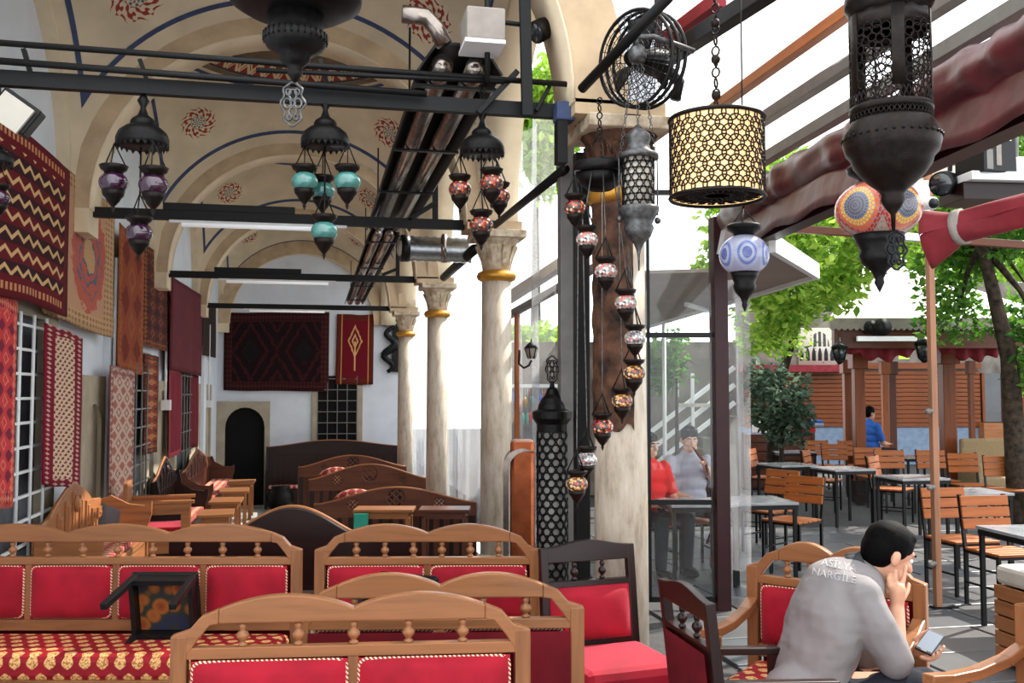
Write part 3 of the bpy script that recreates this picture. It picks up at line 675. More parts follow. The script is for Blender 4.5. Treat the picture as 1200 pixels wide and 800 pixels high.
# stone ledge along the left wall carrying settles and tables
LZ = ZP+.42
struct(MB().box((XW, YSTEP+.95, ZP), (XW+1.15, 17.2, LZ)).build('trim_4', 'portico_slab', bevel=.01), 'raised stone ledge along the rug-hung wall')
def wall_settle(label, pa, pb, ztop, z0, mw):
    ya, yb = wy(pa), wy(pb); w_ = yb-ya
    return settle(label, (XW+.2, (ya+yb)/2, z0), PI/2, w_, ztop-z0, mw, hump=.24, holes=False, crest=True, sd=.42)
wall_settle('lighter carved settle with rosette crest below the barred window at far left', 10, 93, wz(54, 566), 0, 'oak')
wall_settle('dark carved settle with crest against the rug wall, second from the camera', 161, 190, wz(174, 536), LZ, 'dark')
wall_settle('reddish carved settle with crest near the end of the rug wall', 199, 234, wz(216, 527), LZ, 'redwood')
def wtable(label, c, w_, d_, h, mw='oak', rz=0, group='small wooden tables of the arcade'):
    t = thing('wooden_table', label, 'table', c, rz, group)
    MB().box((-w_/2, -d_/2, h-.035), (w_/2, d_/2, h)).build('table_top', mw+'_x', t, bevel=.006)
    MB().box((-w_/2+.05, -d_/2+.05, h-.11), (w_/2-.05, d_/2-.05, h-.035)).build('apron', mw+'_x', t)
    for a in (-1, 1):
        for b in (-1, 1): MB().box((a*(w_/2-.06)-.025, b*(d_/2-.06)-.025, 0), (a*(w_/2-.06)+.025, b*(d_/2-.06)+.025, h-.1)).build('leg', mw+'_z', t)
    return t
for i, (y, lb) in enumerate(((10.9, 'first from the camera'), (12.3, 'second from the camera'), (13.7, 'third from the camera'), (15.1, 'fourth from the camera'), (16.5, 'farthest'))):
    wtable(f'low wooden table on the stone ledge, {lb}', (XW+.93, y, LZ), .42, .62, .60, rz=R(3*(i % 2)))
# armchairs on the ledge (carved side panels)
def side_chair(label, c, rz):
    t = thing('carved_armchair', label, 'chair', c, rz, 'carved armchairs on the ledge'); mw = 'oak'
    MB().box((-.27, -.27, .34), (.27, .27, .40)).build('seat', mw+'_x', t, bevel=.006); MB().box((-.25, -.25, .40), (.25, .22, .44)).build('seat_cushion', 'velvet', t, bevel=.012)
    for s in (-1, 1):
        A = [(-.3, 0), (-.3, .66), (.3, .66), (.3, 0), (.22, 0), (.22, .3), (.1, .36), (-.1, .36), (-.22, .3), (-.22, 0)]
        mb = MB(); fnn = lambda a, b, d: Vector((d, a, b))
        mb.strip([(-.3, .56), (.3, .56)], [(-.3, .66), (.3, .66)], fnn, s*.27-.018, s*.27+.018); mb.strip([(-.3, 0), (-.22, 0)], [(-.3, .56), (-.22, .56)], fnn, s*.27-.018, s*.27+.018)
        mb.strip([(.22, 0), (.3, 0)], [(.22, .56), (.3, .56)], fnn, s*.27-.018, s*.27+.018); mb.strip([(-.22, .2), (.22, .2)], [(-.22, .36), (.22, .36)], fnn, s*.27-.018, s*.27+.018)
        mb.build('arm_panel', mw+'_y', t, bevel=.004); MB().box((s*.27-.03, -.34, .66), (s*.27+.03, .32, .69)).build('armrest', mw+'_y', t, bevel=.005)
    MB().strip([(-.27, .4), (.27, .4)], [(-.27, .86), (.27, .86)], XZ, .25, .29).build('backrest', mw+'_x', t, bevel=.01)
    return t
side_chair('carved armchair with red seat beside the stone ledge at left', (XW+.62, 10.45-.62, 0), PI/2+.1)
# small tables among the right row, one with a turquoise tin
wtable('small wooden table before the nearest settle, left one with turquoise side', GP(452, 11.2, ZP), .68, .4, 1.14, 'oak', ND)
wtable('small wooden table before the nearest settle, right one', GP(522, 11.2, ZP), .58, .4, 1.14, 'redwood', ND)
tt_ = PD(423, 603, 10.9); tt_.z = ZP
tag(MB().box((-.08, -.03, 0), (.08, .03, 1.10)).build('tin_panel', 'tin_turquoise', loc=(tt_.x, tt_.y, tt_.z), bevel=.004), 'turquoise painted panel leaning at the small table', 'panel')
def cush(label, p, w_, d_, h, mat): return tag(MB().ball((0, 0, h/2), 1, 16, 10, (w_/2, d_/2, h/2)).build('cushion', mat, loc=p), label, 'cushion')
cush('pink patterned cushion on the nearest settle of the right row', GP(418, 12.6, ZP+.86), .6, .22, .36, 'kilim_cushion')
cush('dark patterned cushion on the middle settle of the right row', GP(395, 15.0, ZP+.9), .6, .25, .42, 'kilim_cushion')
# dark brass pot beside the end settle
t = thing('brass_urn', 'dark metal urn on the floor beside the end wall settle', 'urn', GP(330, 20.2, ZP)); MB().lathe([(.12, 0), (.2, .06), (.25, .2), (.24, .36), (.17, .46), (.2, .52)], 20).build('body', 'bronze', t); MB().tube([(-.22, 0, .4), (-.3, 0, .34), (-.25, 0, .2)], .015, 6).build('handle', 'bronze', t); MB().tube([(.22, 0, .4), (.3, 0, .34), (.25, 0, .2)], .015, 6).build('handle', 'bronze', t)
tag(MB().box((-.12, -.02, 0), (.12, .02, .34), Matrix.Rotation(R(12), 4, 'Y')).build('grey_board', 'trousers_grey', loc=(XW+.35, wy(113), ZP+.8), bevel=.004), 'grey board leaning by the rug wall', 'board')
bpy.data.objects['grey_board'].location = (XW+.2, wy(112), 0.0) if wy(112) < YSTEP else (XW+.2, YSTEP-.1, 0.0)
bpy.data.objects['grey_board'].scale = (1, 1, 2.1)
# ------------------------------------------------------------------ lamps and lanterns
def mosaic(name, cols, sc=70, grout=(70, 60, 56), rough=.18):
    g = G(name, rough, 0, .7); v = g.nt.nodes.new('ShaderNodeTexVoronoi'); v.inputs['Scale'].default_value = sc; g.nt.links.new(g.tc.outputs['Object'], v.inputs['Vector'])
    sep = g.nt.nodes.new('ShaderNodeSeparateColor'); g.nt.links.new(v.outputs['Color'], sep.inputs[0]); f = X(g.nt, sep.outputs[0]); n = len(cols)
    c = g.ramp(f, *[(i/n, C(k)) for i, k in enumerate(cols)]); g.nt.nodes[-1].color_ramp.interpolation = 'CONSTANT'
    for nd in g.nt.nodes:
        if nd.type == 'VALTORGB': nd.color_ramp.interpolation = 'CONSTANT'
    d = X(g.nt, v.outputs['Distance']); g.base(g.mix(d.gt(.52), c, C(grout))); MATS[name] = g.m
mosaic('mosaic_red', [(176, 36, 28), (210, 96, 40), (60, 22, 20), (226, 190, 150), (150, 30, 30)], 75)
mosaic('mosaic_redwhite', [(186, 40, 40), (226, 220, 214), (226, 220, 214), (70, 60, 70), (196, 110, 90)], 70, (150, 146, 142))
mosaic('mosaic_white', [(226, 224, 222), (206, 202, 200), (190, 120, 110), (230, 226, 224), (90, 84, 90)], 70, (150, 146, 142))
mosaic('mosaic_amber', [(196, 120, 50), (170, 60, 40), (226, 196, 150), (90, 50, 40), (210, 150, 80)], 70)
def sunburst(name, stops, ground, ph, nf, vs):
    g = G(name, .25, 0, .6); x, y, z = g.xyz(); n = g.nt.nodes.new('ShaderNodeMath'); n.operation = 'ARCTAN2'; g.nt.links.new(y.v, n.inputs[0]); g.nt.links.new(x.v, n.inputs[1]); lon = X(g.nt, n.outputs[0])
    lx = ((lon*(nf/(2*PI))+ph).fr()-.5)*2.0; la = z*vs; r = (lx*lx+la*la).sq()
    n2 = g.nt.nodes.new('ShaderNodeMath'); n2.operation = 'ARCTAN2'; g.nt.links.new(la.v, n2.inputs[0]); g.nt.links.new(lx.v, n2.inputs[1]); th = X(g.nt, n2.outputs[0])
    ring = (r*8).fl(); tile = ((th*(26/(2*PI))+ring*.5).tri()).gt(.38).mx((r*8).tri().gt(.42)); c = g.ramp(r*.8, *[(p, C(q)) for p, q in stops])
    for nd in g.nt.nodes:
        if nd.type == 'VALTORGB': nd.color_ramp.interpolation = 'CONSTANT'
    g.base(g.mix(tile, c, C(ground))); MATS[name] = g.m
sunburst('mosaic_sun', [(0, (40, 60, 90)), (.3, (50, 84, 120)), (.42, (226, 170, 70)), (.58, (214, 90, 50)), (.72, (160, 40, 40)), (.86, (160, 140, 128))], (140, 124, 116), .62, 5, 10.5)
sunburst('mosaic_blue', [(0, (30, 60, 150)), (.3, (170, 178, 204)), (.45, (60, 90, 170)), (.62, (164, 170, 194)), (.8, (150, 154, 178))], (150, 154, 178), .3, 6, 14)  # shade on this globe is put into its dulled lavender whites
for nm, rgb in (('glass_purple', (54, 20, 48)), ('glass_turquoise', (74, 138, 130))):
    g = G(nm, .12, 0, .8); n = g.noise(16, 4); c = C(rgb); g.base(g.ramp(n, (.3, tuple(v*.55 for v in c)), (.6, c), (.75, tuple(min(1, v*1.5) for v in c)))); g.set(Coat_Weight=.5); MATS[nm] = g.m
def small_globe(parent, p, s, mat, metal='bronze_brown', chain_to=None):
    """one hanging glass globe: crown, glass, finial, three chains (p is the glass centre, s its diameter)"""
    p = Vector(p)
    gl = MB().ball((0, 0, 0), s/2, 20, 12, (1, 1, .82)).build('glass_globe', mat, parent, loc=p)
    MB().lathe([(.30*s, .30*s), (.34*s, .40*s), (.44*s, .46*s), (.50*s, .60*s), (.47*s, .62*s), (.33*s, .56*s), (.28*s, .34*s)], 18).build('crown', metal, gl)
    MB().lathe([(.40*s, -.28*s), (.36*s, -.46*s), (.27*s, -.56*s), (.22*s, -.66*s), (.10*s, -.80*s), (.055*s, -.86*s), (.07*s, -.92*s), (0.0, -1.1*s)], 16).build('finial', metal, gl)
    if chain_to is not None:
        q = Vector(chain_to)-p
        for k in range(3):
            a = 2*PI*k/3+.5; MB().tube([(.44*s*math.cos(a), .44*s*math.sin(a), .6*s), (q.x, q.y, q.z)], .0035, 5).build('chain', 'iron', gl)
    return gl
def beads(mb, p, q, r=.006, step=.018):                       # chain of alternate links
    p = Vector(p); q = Vector(q); n = max(2, int((q-p).length/step))
    for i in range(n):
        a = p.lerp(q, i/n); b = p.lerp(q, (i+.9)/n); d = (b-a).normalized(); o = d.orthogonal().normalized() if i % 2 else d.cross(d.orthogonal()).normalized(); m_ = (a+b)/2; h = (b-a).length/2
        mb.tube([m_+d*(h*math.cos(t))+o*(r*math.sin(t)) for t in (2*PI*k/8 for k in range(8))], r*.28, 4, closed=True)
    return mb
def chandelier(label, px, ptop, prim, D, wc, globes, mat, metal='bronze'):
    D = (PY(px, prim, Y1-.0)-CP).dot(FW); c = PD(px, prim, D); t = thing('globe_chandelier', label, 'chandelier', c); pm = wc*D/FPX; zt = PD(px, ptop, D).z-c.z
    r = pm/2
    MB().lathe([(r, -.012), (r*1.0, 0), (r*1.0, .022), (r*.9, .06*pm/.28), (r*.66, .088*pm/.28), (r*.48, .1*pm/.28), (r*.47, .12*pm/.28), (r*.4, .135*pm/.28), (r*.2, .155*pm/.28), (r*.11, .19*pm/.28), (r*.1, .2*pm/.28), (r*.23, .235*pm/.28), (r*.05, .28*pm/.28)], 26).build('canopy', metal, t)
    mb = MB()
    for k in range(24): a = 2*PI*k/24; mb.add([Vector((r*math.cos(a-.11), r*math.sin(a-.11), -.008)), Vector((r*math.cos(a+.11), r*math.sin(a+.11), -.008)), Vector((r*.98*math.cos(a), r*.98*math.sin(a), -.03)), Vector((r*.9*math.cos(a), r*.9*math.sin(a), -.008))], [(0, 2, 1), (0, 1, 3), (0, 3, 2), (1, 2, 3)])
    mb.build('toothed_rim', metal, t)
    beads(MB(), (0, 0, .28*pm/.28), (0, 0, zt), .016, .03).build('hanging_chain', 'iron', t)
    for (gx, gy, gd, wpx) in globes:
        p = PD(gx, gy, D+gd)-c; s = wpx*(D+gd)/FPX; rr = math.hypot(p.x, p.y)
        a = (p.x*.8, p.y*.8, -.01) if rr > .02 else (0, 0, -.01)
        small_globe(t, p, s, mat, 'bronze_brown' if metal == 'bronze' else metal, (p.x, p.y, min(-.01, p.z+1.5*s)) if rr < r*1.05 else (p.x*.9, p.y*.9, min(.0, p.z+1.55*s)))
        MB().tube([(p.x*.9, p.y*.9, min(0, p.z+1.5*s)), (min(r, rr)*p.x/max(rr, .01), min(r, rr)*p.y/max(rr, .01), -.01)], .005, 5).build('arm', 'iron', t)
    return t
chandelier('chandelier of purple glass globes hanging over the rug wall', 167, 92, 168, 5.05, 60, [(133, 214, -.05, 33), (180, 217, -.12, 34), (163, 273, .0, 31)], 'glass_purple')
chandelier('chandelier of turquoise glass globes in the middle of the arcade', 381, 92, 168, 5.05, 56, [(357, 213, 0, 31), (378, 224, .14, 29), (407, 213, -.05, 31), (380, 271, 0, 31)], 'glass_turquoise')
chandelier('chandelier of red and orange mosaic globes near the marble columns', 565, 96, 178, 5.05, 53, [(539, 222, 0, 27), (576, 215, -.1, 28), (585, 230, .12, 26), (564, 264, 0, 28)], 'mosaic_red')
def filigree(mb, c, w_, h, m):                               # open-work pendant plate in the x-z plane of matrix m
    f = lambda pts, cl=True: mb.tube([m @ Vector((c[0]+x*w_, c[1], c[2]+z*h)) for x, z in pts], w_*.05, 5, closed=cl)
    n = 40; f([((.42+.08*math.cos(8*a))*math.sin(a)*(1.0 if math.cos(a) > 0 else .92), .5*math.cos(a)) for a in (2*PI*i/n for i in range(n))])
    for (x, z, r) in ((0, .22, .15), (-.2, .02, .14), (.2, .02, .14), (0, -.18, .14), (0, .02, .08), (-.17, .28, .09), (.17, .28, .09), (-.12, -.3, .08), (.12, -.3, .08)): f([(x+r*math.cos(a), z+r*.8*math.sin(a)) for a in (2*PI*i/12 for i in range(12))])
    return mb
CAMZ = Matrix.Rotation(-YAW, 4, 'Z')
def px_lathe(D, cx, ref, pts):                                # (half width px, y px) -> profile (r, z) about the point (cx, ref)
    z0 = PD(cx, ref, D).z; return [(a*D/FPX, PD(cx, b, D).z-z0) for a, b in pts]
# large bronze lantern, top left
D = 3.4; c = PD(346, 60, D); t = thing('bronze_lantern', 'large dark bronze lantern with open-work pendant hanging at top', 'lantern', c)
MB().lathe(px_lathe(D, 346, 60, [(20, -30), (60, -22), (78, -8), (76, 2), (60, 12), (34, 18)]), 32).build('dish', 'bronze', t)
MB().lathe(px_lathe(D, 346, 60, [(33, 12), (32, 34), (36, 40), (37, 47), (33, 56), (24, 62), (18, 66), (17, 72), (11, 77), (8, 80), (9, 87), (5, 93), (2, 97)]), 30).build('body', 'bronze', t)
mb = MB()
for k in range(30): a = 2*PI*k/30; r = 36.5*D/FPX; mb.tube([(r*math.cos(a), r*math.sin(a), px_lathe(D, 346, 60, [(0, 40)])[0][1]), (r*1.0*math.cos(a), r*math.sin(a), px_lathe(D, 346, 60, [(0, 50)])[0][1])], .004, 4)
mb.build('fluting', 'bronze', t, kind='stuff')
z_ = PD(343, 122, D)-c; filigree(MB(), (0, 0, 0), 31*D/FPX, 52*D/FPX, CAMZ).build('pendant_plate', 'silver_bronze', t, loc=z_)
beads(MB(), (0, 0, .27), (0, 0, 1.2), .02, .05).build('hanging_chain', 'iron', t)
# circle lattice wrapped on a cylinder
def wrap_lattice(mb, r, z0, z1, nc, rows, rc, tw, seg=14, a0=0, a1=2*PI, hexa=True):
    for j in range(rows):
        for i in range(nc):
            a = a0+(a1-a0)*(i+(.5*(j % 2) if hexa else 0))/nc; z = z0+(z1-z0)*(j+.5)/rows if rows > 1 else (z0+z1)/2; pts = []
            for k in range(seg):
                th = 2*PI*k/seg; zz_ = min(z1, max(z0, z+rc*math.sin(th))); aa = a+rc*math.cos(th)/r; pts.append((r*math.cos(aa), r*math.sin(aa), zz_))
            mb.tube(pts, tw, 4, closed=True)
    return mb
def diamonds(mb, r, z0, z1, n, tw):
    for i in range(n):
        for s in (-1, 1): a = 2*PI*i/n; b = a+s*2*PI/n; mb.tube([(r*math.cos(a+(b-a)*k/3), r*math.sin(a+(b-a)*k/3), z0+(z1-z0)*k/3) for k in range(4)], tw, 4)
    return mb
# drum lamp
D = 3.9; c = PD(840, 186, D); t = thing('drum_lamp', 'lit drum pendant lamp with circle lattice over a warm shade', 'lamp', c); r = 54*D/FPX; h = PD(840, 140, D).z-c.z
MB().lathe([(r-.006, -h), (r-.006, h)], 48).build('inner', 'lamp_shade', t); s_ = t.children[0]; bm = bmesh.new(); bm.from_mesh(s_.data); bmesh.ops.delete(bm, geom=[f for f in bm.faces if len(f.verts) > 4], context='FACES'); bm.to_mesh(s_.data); bm.free(); s_.name = 'lamp_shade'
wrap_lattice(MB(), r+.002, -h, h, 24, 8, .0335, .0032, 18).build('circle_lattice', 'bronze_brown', t, kind='stuff')
for zz_ in (-h, h): MB().tube([(r*math.cos(a)*1.005, r*math.sin(a)*1.005, zz_) for a in (2*PI*k/48 for k in range(48))], .009, 6, closed=True).build('rim', 'bronze_brown', t)
MB().lathe([(0, -h+.012), (r*.6, -h+.012), (r-.008, -h+.012)], 40).build('bottom_diffuser', 'fabric_grey', t)
mb = MB()
for i in range(24):
    for q in range(2): a = 2*PI*(i+.5*q)/24; cx_, cy_ = r*(.45+.35*q)*math.cos(a), r*(.45+.35*q)*math.sin(a); mb.tube([(cx_+.035*math.cos(e), cy_+.035*math.sin(e), -h+.008) for e in (2*PI*k/10 for k in range(10))], .003, 4, closed=True)
mb.build('bottom_lattice', 'bronze_brown', t, kind='stuff')
MB().ball((0, 0, 0), .045, 12, 8).build('bulb', 'lamp_shade', t)
mb = MB()
for k in range(3): a = 2*PI*k/3; mb.tube([(0, 0, h), (r*math.cos(a), r*math.sin(a), h)], .005, 5)
mb.build('spider', 'bronze_brown', t)
mb = beads(MB(), (0, 0, h), (0, 0, h+.75), .016, .042)
for k in range(4): mb.ball((0, 0, h+.1+.15*k), .02, 8, 6)
mb.build('hanging_chain', 'bronze_brown', t)
# blue mosaic globe lantern
def mosaic_lantern(label, px, py, D, wpx, mat, flat, top_y, metal='bronze'):
    c = PD(px, py, D); t = thing('mosaic_lantern', label, 'lantern', c); s = wpx*D/FPX
    MB().ball((0, 0, 0), s/2, 32, 18, (1, 1, flat)).build('glass_globe', mat, t); f = flat
    MB().lathe([(.20*s, .47*f*s), (.22*s, .52*f*s), (.33*s, .6*f*s), (.36*s, .68*f*s), (.30*s, .74*f*s), (.24*s, .66*f*s)], 22).build('crown', metal, t)
    MB().lathe([(.30*s, -.40*f*s), (.26*s, -.52*f*s), (.21*s, -.66*f*s), (.235*s, -.74*f*s), (.2*s, -.86*f*s), (.09*s, -1.0*f*s), (.05*s, -1.12*f*s), (.06*s, -1.18*f*s), (0, -1.35*f*s)], 20).build('finial', metal, t)
    mb = MB(); zt = PD(px, top_y, D).z-c.z
    for k in range(3): a = 2*PI*k/3; mb.tube([(.33*s*math.cos(a), .33*s*math.sin(a), .7*f*s), (0, 0, .7*f*s+.35*s)], .003, 5)
    mb.build('chain', 'iron', t); MB().tube([(0, 0, .7*f*s+.34*s), (0, 0, zt)], .004, 5).build('cable', 'iron', t)
    return t
mosaic_lantern('white and blue mosaic globe lantern hanging beside the maroon post', 872, 299, 4.35, 58, 'mosaic_blue', .86, -80)
mosaic_lantern('flattened mosaic globe lantern with blue and orange sunbursts', 1029, 246, 3.5, 98, 'mosaic_sun', .74, -150)
# tall perforated lantern, top right
D = 3.0; c = PD(1044, 120, D); t = thing('bronze_lantern', 'tall pierced bronze cylinder lantern hanging at top right', 'lantern', c); k_ = D/FPX
pz = lambda y: PD(1044, y, D).z-c.z
mt = 'bronze_brown'
def band(y0, y1, r0, r1=None, nm='band'): MB().lathe([(r0*k_, pz(y0)), ((r1 or r0)*k_, pz(y1))], 36).build(nm, mt, t)
MB().lathe([(44*k_, pz(-10)), (50*k_, pz(-6)), (50*k_, pz(6)), (46*k_, pz(12)), (45*k_, pz(18))], 36).build('rim', mt, t)
def opencyl(y0, y1, rr, a0, a1, nm='shell'):
    MB().grid(lambda u, v: Vector((rr*k_*math.cos(a0+(a1-a0)*u), rr*k_*math.sin(a0+(a1-a0)*u), pz(y0+(y1-y0)*v))), 12, 2).build(nm, mt, t, solid=.004)
for i in range(5):                                             # five panels: solid ribs and rosette lattices between
    a = 2*PI*i/5-1.95; opencyl(18, 112, 45, a-.16, a+.16, 'upright')
opencyl(18, 38, 45, 0, 2*PI, 'band')
mb = MB()
for i in range(5):
    a = 2*PI*(i+.5)/5-1.95
    for (ring_, n_, rc) in ((0, 1, .018), (.026, 8, .012), (.047, 12, .013), (.066, 14, .014), (.082, 18, .013)):
        for q in range(n_):
            th = 2*PI*q/n_; u_, z_ = ring_*math.cos(th), ring_*math.sin(th)
            if abs(u_) > .058: continue
            pts = [(45*k_*math.cos(a+(u_+rc*math.cos(w_))/(45*k_)), 45*k_*math.sin(a+(u_+rc*math.cos(w_))/(45*k_)), pz(74)+z_*1.15+rc*math.sin(w_)) for w_ in (2*PI*e/10 for e in range(10))]
            mb.tube(pts, .0022, 4, closed=True)
mb.build('rosette_lattice', mt, t, kind='stuff')
diamonds(MB(), 45*k_, pz(126), pz(112), 44, .0025).build('diamond_lattice', mt, t, kind='stuff')
diamonds(MB(), 45*k_, pz(143), pz(134), 50, .0025).build('diamond_lattice', mt, t, kind='stuff')
MB().lathe([(46*k_, pz(126)), (47*k_, pz(130)), (46*k_, pz(135))], 36).build('band', mt, t)
MB().lathe([(45*k_, pz(142)), (47*k_, pz(146)), (54*k_, pz(158)), (55*k_, pz(168)), (52*k_, pz(180)), (46*k_, pz(187)), (44*k_, pz(195)), (36*k_, pz(206)), (26*k_, pz(216)), (16*k_, pz(224)), (13*k_, pz(230)), (14*k_, pz(236)), (9*k_, pz(245)), (3*k_, pz(252)), (2*k_, pz(272))], 36).build('bowl', mt, t)
mb = MB()
for i in range(36): a = 2*PI*i/36; mb.ball((55*k_*math.cos(a), 55*k_*math.sin(a), pz(164)), .0055, 6, 4)
mb.build('studs', 'bronze', t, kind='stuff')
filigree(MB(), (0, 0, 0), 30*k_, 46*k_, CAMZ @ Matrix.Rotation(R(10), 4, 'Z')).build('pendant_plate', 'iron', t, loc=PD(1050, 293, D)-c)
MB().lathe([(44*k_, pz(-8)), (30*k_, pz(-40)), (10*k_, pz(-60))], 30).build('dome', mt, t); beads(MB(), (0, 0, pz(-60)), (0, 0, pz(-260)), .016, .05).build('hanging_chain', 'iron', t)
# slender cylinder lantern before the near column
D = 4.45; c = PD(748, 215, D); t = thing('cylinder_lantern', 'slender pierced cylinder lantern on chains in front of the near column', 'lantern', c); k_ = D/FPX; pz = lambda y: PD(748, y, D).z-c.z; mt = 'silver_bronze'
MB().lathe([(17*k_, pz(245)), (17*k_, pz(184))], 24).build('glass', 'cream_plastic', t)
wrap_lattice(MB(), 18.5*k_, pz(245), pz(184), 12, 8, .0165, .003, 8).build('circle_lattice', 'bronze', t, kind='stuff')
MB().lathe([(24*k_, pz(186)), (24*k_, pz(181)), (15*k_, pz(176)), (13*k_, pz(168)), (15*k_, pz(162)), (14*k_, pz(157)), (6*k_, pz(150)), (3*k_, pz(146))], 24).build('top_cap', mt, t)
MB().lathe([(24*k_, pz(243)), (24*k_, pz(248)), (18*k_, pz(258)), (16*k_, pz(263)), (18*k_, pz(268)), (14*k_, pz(278)), (6*k_, pz(286)), (3*k_, pz(293)), (1.5*k_, pz(300)), (.8*k_, pz(318))], 24).build('bottom_cap', mt, t)
MB().lathe([(9*k_, pz(70)), (11*k_, pz(62)), (10*k_, pz(55)), (6*k_, pz(50))], 16).build('hanging_cup', mt, t)
for s in (-1, 0, 1): beads(MB(), (s*22*k_, 0, pz(183)), (s*5*k_, 0, pz(70)), .008, .022).build('chain', mt, t)
for s in (-1, 1): MB().tube([(s*23.5*k_, 0, pz(184)), (s*23.5*k_, 0, pz(252))], .004, 5).ball((s*23.5*k_, 0, pz(258)), .016, 8, 6).build('side_tassel', mt, t)
MB().tube([(0, 0, pz(50)), (0, 0, pz(40)), (.08, 0, pz(38)), (.28, .0, pz(52))], .014, 8).build('bracket', mt, t)
# spiral of mosaic globes under a hoop
D = 4.6; c = PD(703, 198, D); t = thing('spiral_chandelier', 'hoop with a descending spiral of small mosaic globe lamps by the near column', 'chandelier', c); k_ = D/FPX
MB().lathe([(30*k_, -.025), (32*k_, 0), (30*k_, .03), (28*k_, .03), (28*k_, -.025)], 30).build('hoop', 'bronze', t)
MB().lathe([(29*k_, -.03), (24*k_, -.07), (14*k_, -.10)], 24).build('inner_bowl', 'bronze', t)
hk = PD(697, 112, D)-c
for a in (.3, 2.4, 4.5): beads(MB(), (30*k_*math.cos(a), 30*k_*math.sin(a), .03), (0, 0, .17), .008, .025).build('chain', 'bronze', t)
beads(MB(), (0, 0, .17), (0, 0, hk.z), .014, .035).build('hanging_chain', 'bronze', t)
for i, (px, py, wpx, m_) in enumerate([(674, 244, 26, 'mosaic_red'), (688, 281, 26, 'mosaic_redwhite'), (710, 318, 27, 'mosaic_redwhite'), (733, 355, 26, 'mosaic_redwhite'), (744, 396, 25, 'mosaic_white'), (743, 437, 26, 'mosaic_amber'), (729, 470, 25, 'mosaic_amber'), (706, 500, 26, 'mosaic_red'), (688, 538, 24, 'mosaic_white'), (676, 567, 26, 'mosaic_amber')]):
    dd_ = D-.1-.12*math.sin(i*.7); p = PD(px, py, dd_)-c; s = wpx*dd_/FPX; small_globe(t, p, s, m_, 'bronze_brown', (p.x, p.y, p.z+1.5*s))
    a = math.atan2(p.y, p.x); MB().tube([(p.x, p.y, p.z+1.45*s), (p.x, p.y, p.z+1.5*s+.02), (26*k_*math.cos(a), 26*k_*math.sin(a), -.02)], .003, 5).build('cord', 'silver_bronze', t)
# standing lattice lantern
D = 5.7; c = GP(647, D); t = thing('floor_lantern', 'tall standing bronze lantern with lattice shaft and leaf finial', 'lantern', c); k_ = D/FPX; pz = lambda y: PD(647, y, D).z
MB().lathe([(17*k_, .12), (17*k_, pz(505))], 24).build('glass', 'grey_metal', t)
wrap_lattice(MB(), 17.6*k_, .12, pz(505), 10, 34, .026, .006, 6).build('lattice', 'bronze', t, kind='stuff')
MB().lathe([(24*k_, 0), (24*k_, .05), (19*k_, .12)], 24).build('base', 'bronze', t)
MB().lathe([(18*k_, pz(506)), (18*k_, pz(497)), (23*k_, pz(490)), (23*k_, pz(482)), (17*k_, pz(479)), (16*k_, pz(474)), (12.5*k_, pz(467)), (8*k_, pz(462)), (6*k_, pz(456)), (3*k_, pz(453)), (2*k_, pz(446))], 32, smooth=False).build('cap', 'bronze', t)
filigree(MB(), (0, 0, pz(433)), 17*k_, 32*k_, CAMZ).build('leaf_finial', 'iron', t)
# small dark lamp at the far left edge
chandelier('dark lamp at the left edge beside the zigzag rug', -6, 120, 190, 5.4, 40, [(-2, 232, 0, 26)], 'glass_purple')
# street style wall lamp beyond the sheets
t = thing('wall_lantern', 'black street lantern on a curled bracket seen through the plastic sheet', 'lamp', PD(612, 428, 9.5)); k_ = 9.5/FPX
MB().tube([(-3*k_, 0, 18*k_), (-4*k_, 0, 2*k_), (2*k_, 0, -3*k_), (8*k_, 0, 0), (11*k_, 0, 6*k_)], .012, 6).build('bracket', 'iron', t)
MB().lathe([(4*k_, 8*k_), (8*k_, 20*k_)], 6, (11*k_, 0, 0)).build('glass', 'fabric_grey', t); MB().lathe([(9*k_, 20*k_), (5*k_, 25*k_), (1*k_, 28*k_), (1*k_, 31*k_)], 6, (11*k_, 0, 0)).build('cap', 'iron', t)
for k in range(6): a = PI*k/3; MB().tube([(11*k_+4*k_*math.cos(a), 4*k_*math.sin(a), 8*k_), (11*k_+8*k_*math.cos(a), 8*k_*math.sin(a), 20*k_)], .006, 4).build('frame_bar', 'iron', t)
# ------------------------------------------------------------------ rugs
def rugmat(name, fn, rough=.95):
    g = G(name, rough, 0, .15); u, v, _ = g.xyz('UV'); c = fn(g, u, v); n = g.noise(60, 3, kind='UV'); k = g.mix((n-.5)*.7, c, C((60, 30, 26))); g.base(k); g.bump(g.noise(160, 2, kind='UV'), .3, .004); MATS[name] = g.m
def bord(u, v, a, b=None):                                    # 1 inside the border frame of width a (u) / b (v)
    b = a if b is None else b; return u.lt(a).mx(u.gt(1-a)).mx(v.lt(b)).mx(v.gt(1-b))
def zig(g, u, v):
    row = (v-.13)*9.6; w = (u*9).tri()*.9; f = (row+w).fr(); line = (f-.5).abs().lt(.13)*((row.fl()*.5).fr().lt(2)); gold = C((206, 168, 118)); c = g.mix(line, g.mix(((v*4.8).fr()).gt(.5), C((96, 22, 30)), C((52, 24, 30))), gold)
    b2 = (v.lt(.13)).mx(v.gt(.87)); st = g.mix(((u*26).fr().gt(.45))*((v-.065).abs().lt(.022).mx((v-.935).abs().lt(.022))), C((98, 20, 30)), C((190, 132, 92))); c = g.mix(b2, c, st)
    return g.mix(u.lt(.06).mx(u.gt(.94)), c, C((92, 24, 34)))
